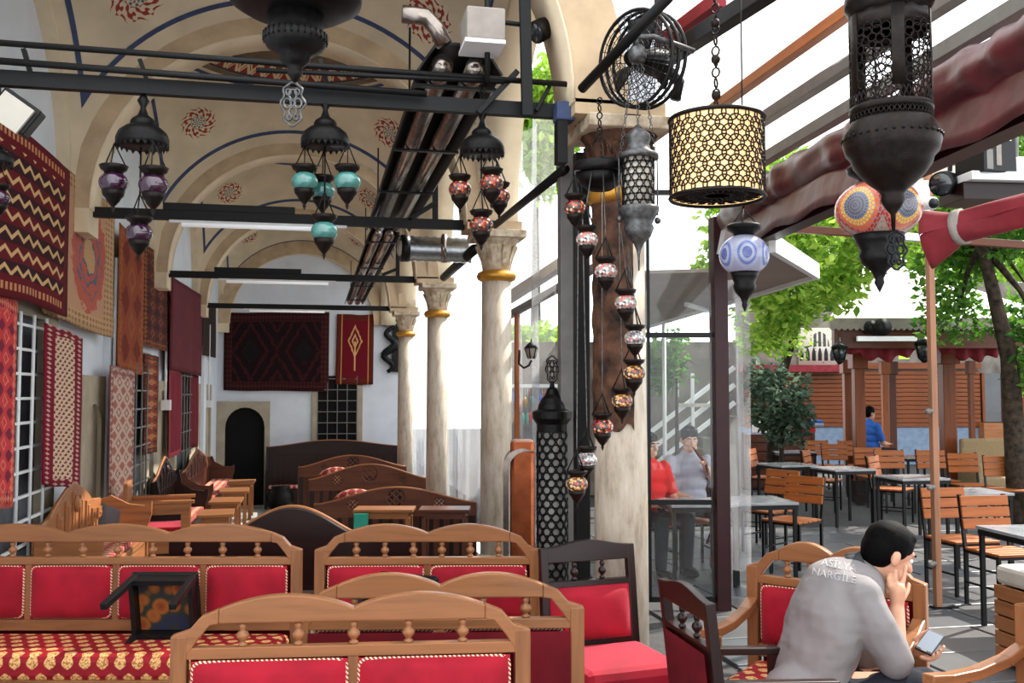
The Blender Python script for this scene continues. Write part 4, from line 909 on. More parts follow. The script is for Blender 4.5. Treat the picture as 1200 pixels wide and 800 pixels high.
def medal(g, u, v):
    x = (u-.58)*1.5; y = v-.52; n = g.noise(20, 3, kind='UV'); d = (x*x+y*y).sq()*1.3+((x*26).sin()*(y*26).sin())*.03; c = g.mix((d+n*.25).lt(.62), C((186, 142, 112)), C((178, 92, 76)))
    c = g.mix(((d*9+n*1.3).tri().gt(.3))*((d+n*.1).lt(.42)), c, C((92, 98, 116))); c = g.mix((d+n*.1).lt(.2), c, C((188, 150, 108)))
    return g.mix(bord(u, v, .16, .11), c, g.mix(((u*20).tri()+(v*24).tri()+n*.5).gt(.85), C((186, 152, 112)), C((150, 108, 84))))
def runner(ground, motif, bcol, bm_, nu=6, nv=22, bw=.2, bv=.05):
    def f(g, u, v):
        a = (u*nu+(v*nv).fl()*.5); d = (a.tri()*1.4+(v*nv).tri()); c = g.mix(d.lt(.42), C(ground), C(motif)); c = g.mix(((a+.25).tri()+(v*nv+.3).tri()).lt(.16), c, C((86, 52, 44)))
        bb = g.mix((((u*5).tri()+(v*nv*.8).tri()).lt(.34)), C(bcol), C(bm_)); return g.mix(bord(u, v, bw, bv), c, bb)
    return f
def field(ground, m1, m2, nu=4, nv=8):
    def f(g, u, v):
        n = g.noise(14, 3, kind='UV'); d = (u*nu).tri()+(v*nv).tri()+n*.25; c = g.mix(d.lt(.45), C(ground), C(m1)); c = g.mix((d-.85).abs().lt(.06), c, C(m2))
        e = bord(u, v, .12, .08)*((u*14).tri()+(v*22).tri()).gt(.5); return g.mix(e, c, C(m2))
    return f
def plainrug(ground, m2):
    def f(g, u, v): n = g.noise(5, 4, kind='UV'); return g.mix(bord(u, v, .05, .05), g.mix(n, C(ground), C(tuple(k*.7 for k in ground))), C(m2))
    return f
rugmat('rug_zigzag', zig); rugmat('rug_medallion', medal)
rugmat('rug_pink', field((196, 62, 66), (120, 40, 60), (214, 120, 96), 3, 10)); rugmat('rug_diamonds', runner((206, 178, 150), (120, 46, 52), (118, 20, 42), (196, 160, 146), 8, 42, .24, .05))
rugmat('rug_rust', field((136, 66, 42), (108, 46, 34), (150, 86, 52), 2, 3)); rugmat('rug_brown', field((84, 40, 34), (60, 34, 34), (130, 78, 48), 3, 7)); rugmat('rug_maroon', plainrug((112, 50, 58), (90, 36, 44)))
rugmat('rug_black', field((40, 34, 34), (60, 44, 40), (70, 52, 46))); rugmat('rug_pale', field((190, 164, 146), (160, 100, 90), (134, 84, 82), 3, 9)); rugmat('rug_orange_runner', field((126, 58, 44), (170, 110, 70), (60, 36, 34), 1, 9))
rugmat('rug_crimson', plainrug((136, 40, 58), (160, 70, 80))); rugmat('rug_darkwine', plainrug((116, 34, 46), (90, 24, 34)))
def dark_far(g, u, v):
    d1 = ((u*2).fr()-.5).abs()*1.1+(v-.5).abs(); n = g.noise(16, 3, kind='UV'); c = g.mix((d1*4.5+n*.8).tri().gt(.34), C((26, 14, 17)), C((56, 20, 23))); c = g.mix(d1.lt(.16), c, C((24, 22, 26)))
    return g.mix(bord(u, v, .08, .12), c, g.mix(((u*30).tri()+(v*16).tri()).gt(.55), C((50, 16, 20)), C((66, 34, 30))))
def prayer(g, u, v):
    d = (u-.5).abs()*1.2+(v-.62).abs(); n = g.noise(18, 2, kind='UV'); c = g.mix(((d*8+n*.6).tri().gt(.3))*(d.lt(.26)), C((104, 18, 30)), C((206, 160, 104))); c = g.mix(((u-.5).abs().lt(.02))*(v.gt(.2))*(v.lt(.62)), c, C((206, 160, 104)))
    c = g.mix((bord(u, v, .15, .09)), c, C((92, 34, 26))); return g.mix(((u-.5).abs()-.36).abs().lt(.012), c, C((196, 140, 80)))
rugmat('rug_dark_far', dark_far); rugmat('rug_prayer', prayer)
def rug(label, mat, P00, P10, P01, P11, nrm, off=.03, wave=.018, seed=0, n=18):
    P = [Vector(q) for q in (P00, P10, P01, P11)]; N = Vector(nrm)
    def fn(u, v):
        b = P[0].lerp(P[1], u); tpt = P[2].lerp(P[3], u); p = b.lerp(tpt, v); ww = (1-v)
        d = wave*(mnoise.noise(Vector((u*3+seed, v*1.2, seed)))+.6*math.sin(u*9+seed))*(.25+ww)
        return p+N*(off+abs(d)+.0)+Vector((0, 0, -.02*mnoise.noise(Vector((u*2.5, seed, 0)))))
    o = MB().grid(fn, n, n).build('hanging_rug', mat, solid=.012); return tag(o, label, 'rug')
def wrug(label, mat, pa, pb, ta, ba, tb=None, bb=None, off=.03, seed=0):   # on the left wall, given px columns and y at both ends
    XO = XW+off; y0, y1 = PX(pa, 400, XO).y, PX(pb, 400, XO).y; z1 = PX(pa, ta, XO).z; z0 = PX(pa, ba, XO).z
    z1b = PX(pb, tb, XO).z if tb else z1; z0b = PX(pb, bb, XO).z if bb else z0
    return rug(label, mat, (XW, y0, z0), (XW, y1, z0b), (XW, y0, z1), (XW, y1, z1b), (1, 0, 0), off, seed=seed)
wrug('dark red kilim with cream zigzags, topmost at the left edge', 'rug_zigzag', -40, 76, 98, 331, 195, 370, .20, 1)
wrug('faded orange rug with blue medallion beside the zigzag kilim', 'rug_medallion', 47, 130, 172, 366, 240, 397, .12, 2)
wrug('bright pink red rug hanging low at the left edge', 'rug_pink', -22, 18, 330, 602, 352, 592, .17, 3)
wrug('narrow runner with rows of small diamonds and crimson border', 'rug_diamonds', 52, 96, 378, 566, 396, 572, .20, 4)
wrug('rust brown rug after the orange medallion rug', 'rug_rust', 137, 166, 258, 432, 285, 440, .12, 5)
wrug('dark brown patterned rug between the rust and maroon rugs', 'rug_brown', 166, 196, 284, 404, 302, 412, .08, 6)
wrug('large plain maroon rug hung high on the left wall', 'rug_maroon', 199, 236, 322, 432, 346, 441, .14, 7)
wrug('small blackish rug at the far end of the left wall', 'rug_black', 237, 252, 350, 416, 358, 419, .08, 8)
wrug('pale cream and rose runner hanging low below the rust rug', 'rug_pale', 130, 158, 428, 592, 434, 583, .16, 9)
wrug('narrow orange brown runner hanging low below the dark brown rug', 'rug_orange_runner', 169, 186, 414, 532, 418, 528, .1, 10)
wrug('crimson runner hanging low below the maroon rug, nearer one', 'rug_crimson', 199, 213, 430, 536, 432, 530, .1, 11)
wrug('dark wine runner hanging low below the maroon rug, farther one', 'rug_darkwine', 222, 233, 438, 525, 440, 522, .1, 12)
fp_ = lambda x, y: PY(x, y, YF)
rug('large dark rug with black diamonds on the end wall', 'rug_dark_far', fp_(262, 457), fp_(385, 459), fp_(263, 366), fp_(386, 366), (0, -1, 0), .05, seed=13)
rug('small red prayer rug with gold medallion on the end wall', 'rug_prayer', fp_(393, 450), fp_(437, 451), fp_(395, 368), fp_(438, 369), (0, -1, 0), .05, seed=14)
t = thing('scroll_bracket', 'dark ornate bracket on the end wall beside the prayer rug', 'bracket', fp_(462, 410)); 
MB().tube([(-.16+.12*math.sin(i*.55)+.1*i/24, -.1, -.5+1.05*i/24) for i in range(25)], [.09-.05*abs(i-12)/12 for i in range(25)], 8).build('scroll', 'iron', t); MB().box((-.05, -.08, -.5), (.12, 0, .6)).build('plate', 'iron', t)
# ------------------------------------------------------------------ heaters, fan and fittings of the arcade
def bar_thing(name, label, cat, pts, w_, h_, mat, tube=False):
    c = Vector(pts[0]); mb = MB(); q = [Vector(p)-c for p in pts]
    if tube: mb.tube(q, w_/2, 10)
    else: mb.bar(q[0], q[1], w_, h_)
    return tag(mb.build(name, mat, loc=c, bevel=0 if tube else .004), label, cat)
def heater(label, ya, yb, xa, xb, z):
    t = thing('radiant_heater', label, 'heater', ((xa+xb)/2, ya, z)); w2 = (xb-xa)/2; L = yb-ya
    MB().strip([(-w2, -.08), (-w2*.55, .07), (w2*.55, .07), (w2, -.08)], [(-w2-.01, -.075), (-w2*.58, .085), (w2*.58, .085), (w2+.01, -.075)], lambda a, b, d: Vector((a, d, b)), 0, L).build('reflector', 'black_metal', t)
    for s in (-1, 1): MB().tube([(s*w2*.42, .03, -.03), (s*w2*.42, L-.03, -.03)], .06, 14).build('burner_tube', 'steel', t)
    for k in range(4): y = L*(k+.15)/3.6; MB().box((-w2-.01, y-.02, -.10), (w2+.01, y+.02, -.085)).build('bracket', 'black_metal', t)
    for k in (0, 1): MB().tube([(-w2+.05, L*(.2+.6*k), .07), (-w2+.05, L*(.2+.6*k), .55)], .008, 6).build('hanger', 'iron', t)
    return t
zh = 3.5; xa, xb = PZ(490, 68, zh).x, PZ(574, 68, zh).x; ya = PZ(532, 68, zh).y
ye = PZ(447, 262, zh).y
heater('long black radiant tube heater under the near vault', ya, ye, xa, xa+.45, zh)
heater('farther radiant tube heater under the second vault', ye+.35, PZ(416, 352, zh).y, xa+.04, xa+.38, zh)
# burner box with exhaust elbow
c = PD(566, 36, 5.02); t = thing('burner_box', 'grey burner box with steel exhaust elbow at the heater end', 'heater box', c)
MB().box((-.10, -.1, -.08), (.10, .14, .09)).build('box', 'fabric_grey', t, bevel=.01); MB().box((-.11, -.105, -.10), (.10, .12, -.08)).build('base_plate', 'white_metal', t)
MB().tube([(-.20, .02, -.08), (-.24, .02, 0), (-.30, 0, .05), (-.42, 0, .055)], .045, 14).build('exhaust_elbow', 'steel', t)
for px, lb in ((571, 'left'), (614, 'right')):
    bar_thing('iron_hanger', f'{lb} vertical black iron hanger beside the heater box', 'hanger', [PY(px, -40, Y1-.1), PY(px+4 if px > 600 else px, 96 if px < 600 else 136, Y1-.1)], .03 if px < 600 else .06, .03, 'iron', px < 600)
bar_thing('iron_brace', 'diagonal black iron brace rising from the near tie beam', 'brace', [PY(560, 133, Y1-.05), PY(606, 84, Y1-.05)], .05, .03, 'iron')
bar_thing('iron_brace', 'thin iron cross rod near the top between the hangers', 'brace', [PY(572, 24, Y1-.1), PY(612, 29, Y1-.1)], .025, .025, 'iron', True)
bar_thing('iron_brace', 'short diagonal iron strut beside the near capital', 'brace', [PY(628, 130, Y1-.05), PY(644, 101, Y1-.05)], .025, .02, 'iron')
for i, (yy, pa, pb, pc) in enumerate(((Y2, (510, 192), (510, 264), (478, 258)), (Y3, (466, 270), (466, 330), (448, 322)))):
    n_ = ('second', 'third')[i]
    bar_thing('iron_hanger', f'vertical iron hanger over the {n_} tie beam', 'hanger', [PY(*pa, yy), PY(*pb, yy)], .05, .04, 'iron')
    bar_thing('iron_brace', f'diagonal iron brace over the {n_} tie beam', 'brace', [PY(*pc, yy), PY(pa[0], pa[1]+45 if i else 238, yy)], .07, .04, 'iron')
# diagonal dark stays between the capitals
bar_thing('iron_stay', 'dark diagonal stay rising from the second capital to the near column', 'brace', [PD(580, 264, 8.3), PD(662, 198, 5.6)], .06, .06, 'iron', True)
bar_thing('iron_stay', 'dark diagonal stay between the second and third capitals', 'brace', [PD(520, 325, 12.4), PD(556, 292, 8.9)], .1, .1, 'iron', True)
# silver flue duct
t = thing('foil_duct', 'shiny foil flue duct under the arcade arch', 'duct', PD(470, 291, 9.6)); k_ = 9.6/FPX; pts = [(8*k_+i*4.4*k_, 0, -.5*i*k_*.3) for i in range(18)]
MB().tube([CAMZ @ Vector(p) for p in pts], [(14+1.2*(i % 2))*k_ for i in range(18)], 18).build('duct', 'foil', t)
MB().tube([CAMZ @ Vector(p) for p in ((0, -.02, 0), (9*k_, 0, 0))], [16*k_, 16*k_], 18).build('black_collar', 'black_metal', t); MB().tube([CAMZ @ Vector(p) for p in ((48*k_, 0, 0), (54*k_, 0, 0))], 17*k_, 18).build('clamp', 'steel', t)
MB().tube([CAMZ @ Vector(p) for p in ((-.005, -.02, 0), (-.005-.01, -.025, -.0))], 9*k_, 18).build('opening', 'cream_plastic', t)
# spot lamps
def spot(label, p, d, s, mat='bronze_brown', cat='lamp'):
    t = thing('spot_lamp', label, cat, p); d = Vector(d).normalized()
    MB().tube([-d*s*.9, -d*s*.6, -d*s*.1, d*s*.5], [s*.18, s*.4, s*.5, s*.52], 16).build('head', mat, t); MB().tube([d*s*.5, d*s*.52], s*.44, 16).build('lens', 'dark_glass', t)
    MB().tube([-d*s*.5, -d*s*.6+Vector((0, 0, s*.8))], s*.1, 8).build('stem', 'iron', t); return t
spot('small round spot lamp under the arcade arch at top', PD(636, 34, 5.3), (-.7, -.3, -.5), .12)
t = thing('floodlight', 'white glass floodlight clamped to the near beam at top left', 'lamp', P1(22, 130)); MB().box((-.10, -.05, -.09), (.10, .05, .06), Matrix.Rotation(R(35), 4, 'Y')).build('housing', 'black_metal', t, bevel=.01); MB().box((-.08, -.07, -.10), (.08, -.05, .04), Matrix.Rotation(R(35), 4, 'Y')).build('glass_front', 'cream_plastic', t); MB().box((-.16, -.03, -.1), (-.09, .03, .18)).build('clamp', 'iron', t)
# fan
c = PD(752, 70, 4.7); t = thing('wall_fan', 'black caged wall fan fixed above the near column', 'fan', c); k_ = 4.7/FPX; r = 55*k_
ax = (Vector((-.86, -.5, -.10))).normalized(); e1 = ax.cross(Vector((0, 0, 1))).normalized(); e2 = ax.cross(e1)
cir = lambda rr, d_, n_=36: [e1*(rr*math.cos(a))+e2*(rr*math.sin(a))+ax*d_ for a in (2*PI*i/n_ for i in range(n_))]
mb = MB()
for rr, d_ in ((r, .05), (r, -.05), (r, 0)): mb.tube(cir(rr, d_), .009, 6, closed=True)
for i in range(8): mb.tube(cir(r*(i+1)/9, .05+.05*(1-(i/9)**2), 30), .0022, 4, closed=True); mb.tube(cir(r*(i+1)/9, -.05-.05*(1-(i/9)**2), 30), .0022, 4, closed=True)
for i in range(32):
    a = 2*PI*i/32; u_ = e1*math.cos(a)+e2*math.sin(a)
    for s in (1, -1): mb.tube([u_*(r*q/4)+ax*s*(.05+.05*(1-(q/4)**2)) for q in range(1, 5)], .0022, 4)
mb.build('cage', 'black_metal', t, kind='stuff')
MB().tube([ax*.10, ax*.06, -ax*.06, -ax*.16, -ax*.2], [.03, .05, .07, .07, .03], 16).build('motor', 'black_metal', t)
for i in range(3):
    a0 = 2*PI*i/3+.4; MB().grid(lambda u, v: (e1*math.cos(a0+(u-.5)*.9*(1-.2*v))+e2*math.sin(a0+(u-.5)*.9*(1-.2*v)))*(r*(.15+.72*v))+ax*((u-.5)*.06), 6, 5).build('blade', 'black_plastic', t, solid=.004)
MB().tube([-ax*.15, -ax*.2+Vector((.1, .1, -.05)), Vector((.25, .2, -.12))], .03, 8).build('wall_bracket', 'black_metal', t)
# post beside the near column, pelmet box, cable box
bar_thing('grey_post', 'grey painted steel post left of the near column', 'post', [GP(663, 5.75), PD(663, 118, 5.75)], .085, .085, 'grey_metal')
bar_thing('dark_post', 'narrow dark post between the grey post and the near column', 'post', [GP(681, 5.6), PD(681, 180, 5.6)], .08, .08, 'black_plastic')
t = thing('beam_box', 'dark blue box at the end of the near beam', 'box', PY(661, 132, Y1-.06)); MB().box((-.05, -.05, -.05), (.05, .05, .05)).build('box', 'blue_paint', t, bevel=.006); MB().box((-.045, -.04, -.28), (.01, .04, -.05)).build('cable_drop', 'iron', t)
# ------------------------------------------------------------------ translucent roof beside the arcade
E0, E1 = PD(1290, 38, 3.5), PD(872, 262, 7.3); ez = 3.02; E0.z = E1.z = ez; ed = (E1-E0).normalized(); EA = E0-ed*3.2; EB = E1+ed*.2
roof = struct(MB().grid(lambda u, v: (EA.lerp(EB, v)).lerp(Vector((XC+.17, EA.lerp(EB, v).y+.3, 4.35)), u)+Vector((0, 0, .02*math.sin(v*40)*u*(1-u)*4+.62)), 10, 40).build('ceiling_canopy', 'roof_vinyl'), 'translucent white plastic roof over the terrace')
def rail(label, a, b, z, w_, mat, ext=.0):
    p, q = PZ(*a, z), PZ(*b, z); d = (q-p); return bar_thing('roof_rail', label, 'roof rail', [p, q+d*ext], w_, w_, mat)
rail('grey roof rail just above the rolled maroon awning', (880, 196), (1200, 5), 3.32, .075, 'grey_metal', .9)
rail('second grey roof rail above the awning roll', (880, 149), (1115, -3), 3.62, .08, 'grey_metal', 1.2)
rail('bare orange timber batten under the plastic roof', (836, 128), (1002, 8), 3.78, .07, 'orange_y', 1.2)
rail('thick dark roof beam passing behind the fan', (738, 96), (897, -8), 3.6, .085, 'black_metal', 1.2)
rail('red painted rail at the top beside the fan', (778, 48), (832, 8), 3.9, .08, 'maroon_cloth', .2)
bar_thing('conduit_pipe', 'dark pipe rising diagonally past the fan', 'pipe', [PD(682, 104, 4.9), PD(786, -6, 4.2)], .05, .05, 'iron', True)
bar_thing('maroon_strut', 'maroon strut beside the white pier at the top', 'brace', [PD(768, 62, 5.3), PD(768, -20, 5.3)], .07, .05, 'maroon_metal')
# rolled maroon awning
t = thing('awning_roll', 'rolled crinkled maroon vinyl awning along the roof edge', 'awning', E0)
def rollfn(u, v):
    p = EA.lerp(EB, v)-E0; a = 2*PI*u; n_ = mnoise.noise(Vector((math.cos(a)*1.4, math.sin(a)*1.4+v*3, v*16)))*.04+.012*math.sin(v*95+a*2+3*math.sin(v*37))
    r_ = .16+n_; side = ed.cross(Vector((0, 0, 1))); return p+side*(r_*math.cos(a))+Vector((0, 0, r_*math.sin(a)*.95+.05))
MB().grid(rollfn, 28, 120).build('roll', 'maroon_vinyl', t); MB().bar(EA-E0+Vector((0, 0, -.13)), EB-E0+Vector((0, 0, -.15)), .12, .2).build('eave_beam', 'maroon_metal', t)
side = ed.cross(Vector((0, 0, 1))); sg = 1 if side.x < 0 else -1
MB().grid(lambda u, v: (EA.lerp(EB, v)-E0)+side*sg*(.10+.05*u)+Vector((0, 0, -.02-.24*u+.015*math.sin(v*70))), 4, 60).build('hanging_flap', 'maroon_vinyl', t, solid=.006)
# maroon post, glass screen
pb = PZ(846, 714, 0); Dg = (pb-CP).dot(FW)
bar_thing('maroon_post', 'dark maroon steel post carrying the glass screen', 'post', [pb, Vector((pb.x, pb.y, 3.1))], .115, .115, 'maroon_metal').rotation_euler = (0, 0, 0)
gs = thing('glass_screen', 'black framed glass screen between the near column and maroon post', 'glass screen', (pb.x, pb.y, 0), -YAW); k_ = 7.62/FPX
xl = -(846-740)*k_; zt = lambda y: HC-(y-460)*k_
MB().box((xl, -.004, .1), (-.05, .004, zt(225))).build('pane', 'glass', gs)
for z in (zt(392), zt(588), .08, zt(222)): MB().box((xl, -.018, z-.02), (-.05, .018, z+.02)).build('rail', 'black_metal', gs)
for x in (-(846-762.5)*k_, xl): MB().box((x-.012, -.018, .06), (x+.012, .018, zt(222))).build('stile', 'black_metal', gs)
cl = MB().grid(lambda u, v: Vector((.07+.17*u, .04*math.sin(u*9+v*2), .3+2.3*v)), 10, 10).build('plastic_curtain', 'vinyl', loc=(pb.x, pb.y, 0)); cl.rotation_euler = (0, 0, -YAW); tag(cl, 'narrow clear plastic curtain hanging right of the maroon post', 'curtain')
# plastic sheets between the columns
for a_, b_, z0, z1, lb in ((Y2+.2, Y3-.2, ZP+.05, 4.5, 'nearest'), (Y3+.2, Y4-.2, ZP+.05, 4.5, 'middle'), (Y4+.2, YF-.12, ZP+.05, 4.5, 'farthest')):
    o = MB().grid(lambda u, v: Vector((XC+.58+.06*math.sin(u*34)+.05*mnoise.noise(Vector((u*6, v*2, a_))), a_+(b_-a_)*u, z0+(z1-z0)*v)), 60, 8).build('plastic_sheet', 'vinyl', kind=None); tag(o, f'crinkled clear plastic sheet closing the {lb} arch of the arcade', 'plastic sheet')
# copper hood seen between the columns
t = thing('copper_brazier', 'copper and steel brazier hood behind the standing lantern', 'brazier', GP(612, 7.6)); k_ = 7.6/FPX
A = [(-22*k_, 0)]+arc(0, HC-(545-460)*k_, 22*k_, 180, 60, 10); MB().strip([(x, z) for x, z in A], [(x+6*k_, z-.0 if i == 0 else z-.02) for i, (x, z) in enumerate(A)], XZ, -.25, .25).build('steel_hood', 'steel', t); t.rotation_euler = (0, 0, -YAW)
MB().box((-14*k_, -.2, .35), (14*k_, .2, HC-(515-460)*k_)).build('copper_body', 'copper', t, bevel=.03); MB().box((-16*k_, -.22, .0), (16*k_, .22, .35)).build('stand', 'maroon_metal', t, bevel=.01)
bar_thing('timber_post', 'thin bare timber post seen between the columns', 'post', [GP(606, 10.5), PD(606, 362, 10.5)], .055, .055, 'orange_z')
# awning beyond the glass
Pq = [PZ(957, 322, 2.72), PZ(700, 400, 2.72), PZ(700, 322, 2.72), PZ(866, 318, 2.72), PZ(905, 290, 2.72)]
t = thing('grey_canopy', 'flat grey awning with white edge beyond the glass screen', 'awning', Pq[0])
MB().poly([(p.x-Pq[0].x, p.y-Pq[0].y) for p in Pq], XY, 0, .03).build('cloth', 'canopy_grey', t)
MB().bar(Vector((0, 0, .03)), Pq[1]-Pq[0]+Vector((0, 0, .03)), .05, .13).build('white_edge', 'white_metal', t); MB().bar(Vector((0, 0, .03)), Pq[4]-Pq[0]+Vector((0, 0, .03)), .05, .13).build('white_edge', 'white_metal', t)
for k in (1, 2): q = (Pq[1]-Pq[0])*.3*k; MB().bar(q-Vector((0, 0, .03)), q+(Pq[4]-Pq[0])*.5-Vector((0, 0, .03)), .04, .05).build('rib', 'white_metal', t)
MB().tube([(Pq[1]-Pq[0])*.5, (Pq[1]-Pq[0])*.5+Vector((0, 0, -2.72))], .03, 8).build('leg', 'white_metal', t)
# wires and gutters seen between the columns
for i, (a, b, d, w_, mt) in enumerate((((592, 352), (700, 282), 10.5, .1, 'white_metal'), ((592, 372), (700, 312), 10.8, .07, 'grey_metal'))):
    bar_thing('gutter' if i < 2 else 'crossbar', ['upper white sloping gutter seen between the columns', 'lower grey sloping gutter seen between the columns', 'thin cable strung beyond the columns', 'white crossbar behind the street lantern'][i], 'rail', [PD(*a, d), PD(*b, d-(2 if i < 2 else 0))], w_, w_, mt, i == 2)
# timber pole and fittings at right
p = PZ(1099, 712, 0); t = thing('timber_pole', 'slim bare timber pole standing on the courtyard at right', 'pole', p)
MB().box((-.026, -.026, 0), (.026, .026, 3.55)).build('shaft', 'tan_z', t, bevel=.004); MB().box((-.05, -.04, 0), (.16, .04, .015)).build('foot_plate', 'iron', t)
for z in (.35, .95, 1.55): MB().tube([(-.035, -.03, z), (-.075, -.05, z+.01)], .018, 8).ball((-.085, -.05, z), .022, 8, 6).build('clip', 'grey_metal', t)
t = thing('security_camera', 'white security camera on the timber pole', 'camera', PZ(1083, 236, 2.9) if False else PD(1084, 238, 7.5)); MB().tube([(0, -.1, -.02), (0, .12, .02)], .05, 14).build('housing', 'white_metal', t); MB().tube([(0, -.115, -.022), (0, -.09, -.018)], .04, 14).build('lens', 'black_plastic', t); MB().box((-.03, .08, -.1), (.10, .14, .2)).build('mount', 'white_metal', t)
bar_thing('timber_batten', 'horizontal brown batten fixed behind the timber pole', 'batten', [PD(930, 268, 7.72), PD(1240, 290, 7.72)], .05, .06, 'redwood_x')
bar_thing('timber_batten', 'pale batten end right of the sunburst lantern', 'batten', [PD(1042, 276, 7.58), PD(1100, 280, 7.58)], .05, .06, 'white_metal')
# folded maroon parasol arm
t = thing('folded_parasol', 'folded maroon parasol sleeve slanting in from the right edge', 'parasol', PD(1080, 278, 4.6)); a = Vector((0, 0, 0)); b = PD(1450, 180, 3.6)-PD(1080, 278, 4.6); dv = b.normalized(); sd1 = dv.cross(Vector((0, 0, 1))).normalized(); up1 = sd1.cross(dv)
MB().grid(lambda u, v: a.lerp(b, v)+(sd1*math.cos(2*PI*u)*(.06+.015*math.sin(v*20+u*12))+up1*math.sin(2*PI*u)*((.075+.06*max(0, .13-v)*8)*(1.3 if math.sin(2*PI*u) < 0 and v < .13 else 1)))*(.35 if v == 0 else 1), 20, 40).build('sleeve', 'maroon_cloth', t)
MB().tube([a.lerp(b, .14), a.lerp(b, .165)], .085, 16).build('strap', 'fabric_grey', t); MB().tube([(b.x, b.y, b.z+.15), (b.x, b.y, -t.location.z)], .03, 10).build('mast', 'grey_metal', t)
# black speaker box on a shelf
c = PD(1158, 206, 6.0); t = thing('projector_box', 'black equipment box with white stickers on the shelf at right', 'equipment box', c, -YAW+R(18)); k_ = 6/FPX
MB().box((-24*k_, -.1, 0), (24*k_, .14, 52*k_)).build('case', 'black_plastic', t, bevel=.008); MB().box((-22*k_, -.104, 34*k_), (-10*k_, -.1, 50*k_)).build('sticker', 'speaker_white', t); MB().box((-6*k_, -.104, 8*k_), (1*k_, -.1, 46*k_)).build('sticker', 'fabric_grey', t); MB().box((10*k_, -.104, 38*k_), (16*k_, -.1, 48*k_)).build('sticker', 'speaker_white', t); MB().box((-20*k_, -.103, 3*k_), (-11*k_, -.1, 26*k_)).build('grille', 'grey_metal', t)
t = thing('equipment_shelf', 'white topped dark shelf beam under the black equipment box', 'shelf', PD(1122, 222, 6.05), -YAW+R(6)); MB().box((0, -.16, .03), (1.2, .22, .085)).build('shelf_board', 'white_metal', t, bevel=.004); MB().box((-.02, -.1, -.08), (1.2, .18, .03)).build('shelf_beam', 'dark_x', t, bevel=.004)
MB().box((.5, .0, -2.2), (.56, .06, -.08)).build('bracket_post', 'oak_z', t)
spot('black spotlight left of the equipment box', PD(1108, 214, 6.1), (-.75, -.5, -.25), .15, 'black_metal')
t = thing('white_spot', 'white round spotlight right of the equipment box', 'lamp', PD(1192, 200, 6.3)); MB().tube([(0, -.12, -.02), (0, 0, 0), (0, .1, .02)], [.085, .09, .05], 16).build('head', 'white_metal', t); MB().tube([(0, 0, .08), (0, 0, .42)], .012, 6).build('stem', 'grey_metal', t)
bar_thing('timber_rafter', 'sunlit timber rafter under the maroon roll', 'rafter', [PD(1080, 200, 6.6), PD(1170, 128, 5.9)], .09, .06, 'orange_y')
bar_thing('canopy_edge', 'pale canopy edge behind the timber pole', 'awning', [PD(1052, 214, 8.4), PD(1140, 206, 7.7)], .3, .14, 'canopy_white')
# ------------------------------------------------------------------ courtyard
def make_chair(label, loc, rz):
    t = thing('slatted_chair', label, 'chair', loc, rz, 'slatted courtyard chairs'); hw = .2
    for s in (-1, 1):
        MB().bar((s*hw, -.2, 0), (s*hw, -.2, .44), .025).build('leg', 'black_metal', t)
        MB().bar((s*hw, .2, 0), (s*hw, .2, .44), .025).bar((s*hw, .2, .43), (s*hw, .27, .87), .025).build('back_leg', 'black_metal', t)
        MB().bar((s*hw, -.2, .18), (s*hw, .2, .18), .015).build('stretcher', 'black_metal', t)
    MB().bar((-hw, -.2, .425), (hw, -.2, .425), .022).bar((-hw, .2, .425), (hw, .2, .425), .022).bar((-hw, -.2, .425), (-hw, .2, .425), .022).bar((hw, -.2, .425), (hw, .2, .425), .022).build('seat_frame', 'black_metal', t)
    s0 = MB().box((-.21, -.038, 0), (.21, .038, .02)).build('seat_slat', 'orange_x', t, bevel=.004, loc=(0, -.18, .437))
    for k in range(1, 5): clone(s0, t, (0, -.18+.088*k, .437))
    b0 = MB().box((-.215, -.01, -.041), (.215, .01, .041)).build('back_slat', 'orange_x', t, bevel=.005, loc=(0, .205, .64)); b0.rotation_euler = (R(-9), 0, 0)
    for k in range(1, 3): c = clone(b0, t, (0, .205+.0145*k, .64+.09*k)); c.rotation_euler = (R(-9), 0, 0)
    return t
CH = [(899, 14.4, 62, 'leftmost slatted chair side on behind a table, by the dark bush'), (963, 14.0, 60, 'slatted chair side on left of the tall brown pillar'), (1043, 12.7, 52, 'slatted chair side on in the middle of the courtyard'),
      (900, 10.4, -52, 'slatted chair with orange back, left of the pair beside the maroon post'), (926, 9.6, -48, 'slatted chair with orange back, right of the pair beside the maroon post'),
      (961, 16.8, 2, 'slatted chair facing the camera, leftmost of the back row'), (983, 15.6, 4, 'slatted chair facing the camera, second in the back row'), (1000, 16.7, -3, 'slatted chair facing the camera, just left of the pillar in the back row'),
      (1023, 14.6, 3, 'slatted chair facing the camera, right of the tall brown pillar'), (1047, 13.9, -2, 'slatted chair facing the camera, behind the middle side-on chair'),
      (1098, 13.9, 4, 'slatted chair behind the timber pole, left of a pair'), (1136, 13.2, 2, 'slatted chair right of the timber pole, right of a pair'), (1178, 12.6, -6, 'slatted chair near the tree trunk at right'),
      (1122, 8.35, 12, 'near slatted chair right of the timber pole with long black legs'), (1172, 7.7, 10, 'near slatted chair at the right edge beside the small table'), (866, 11.3, 70, 'slatted chair behind the maroon post under a black jacket')]
ch0 = None
for px, D, a, lb in CH:
    if ch0 is None: ch0 = make_chair(lb, GP(px, D), ND+R(a))
    else: dup(ch0, lb, GP(px, D), ND+R(a))
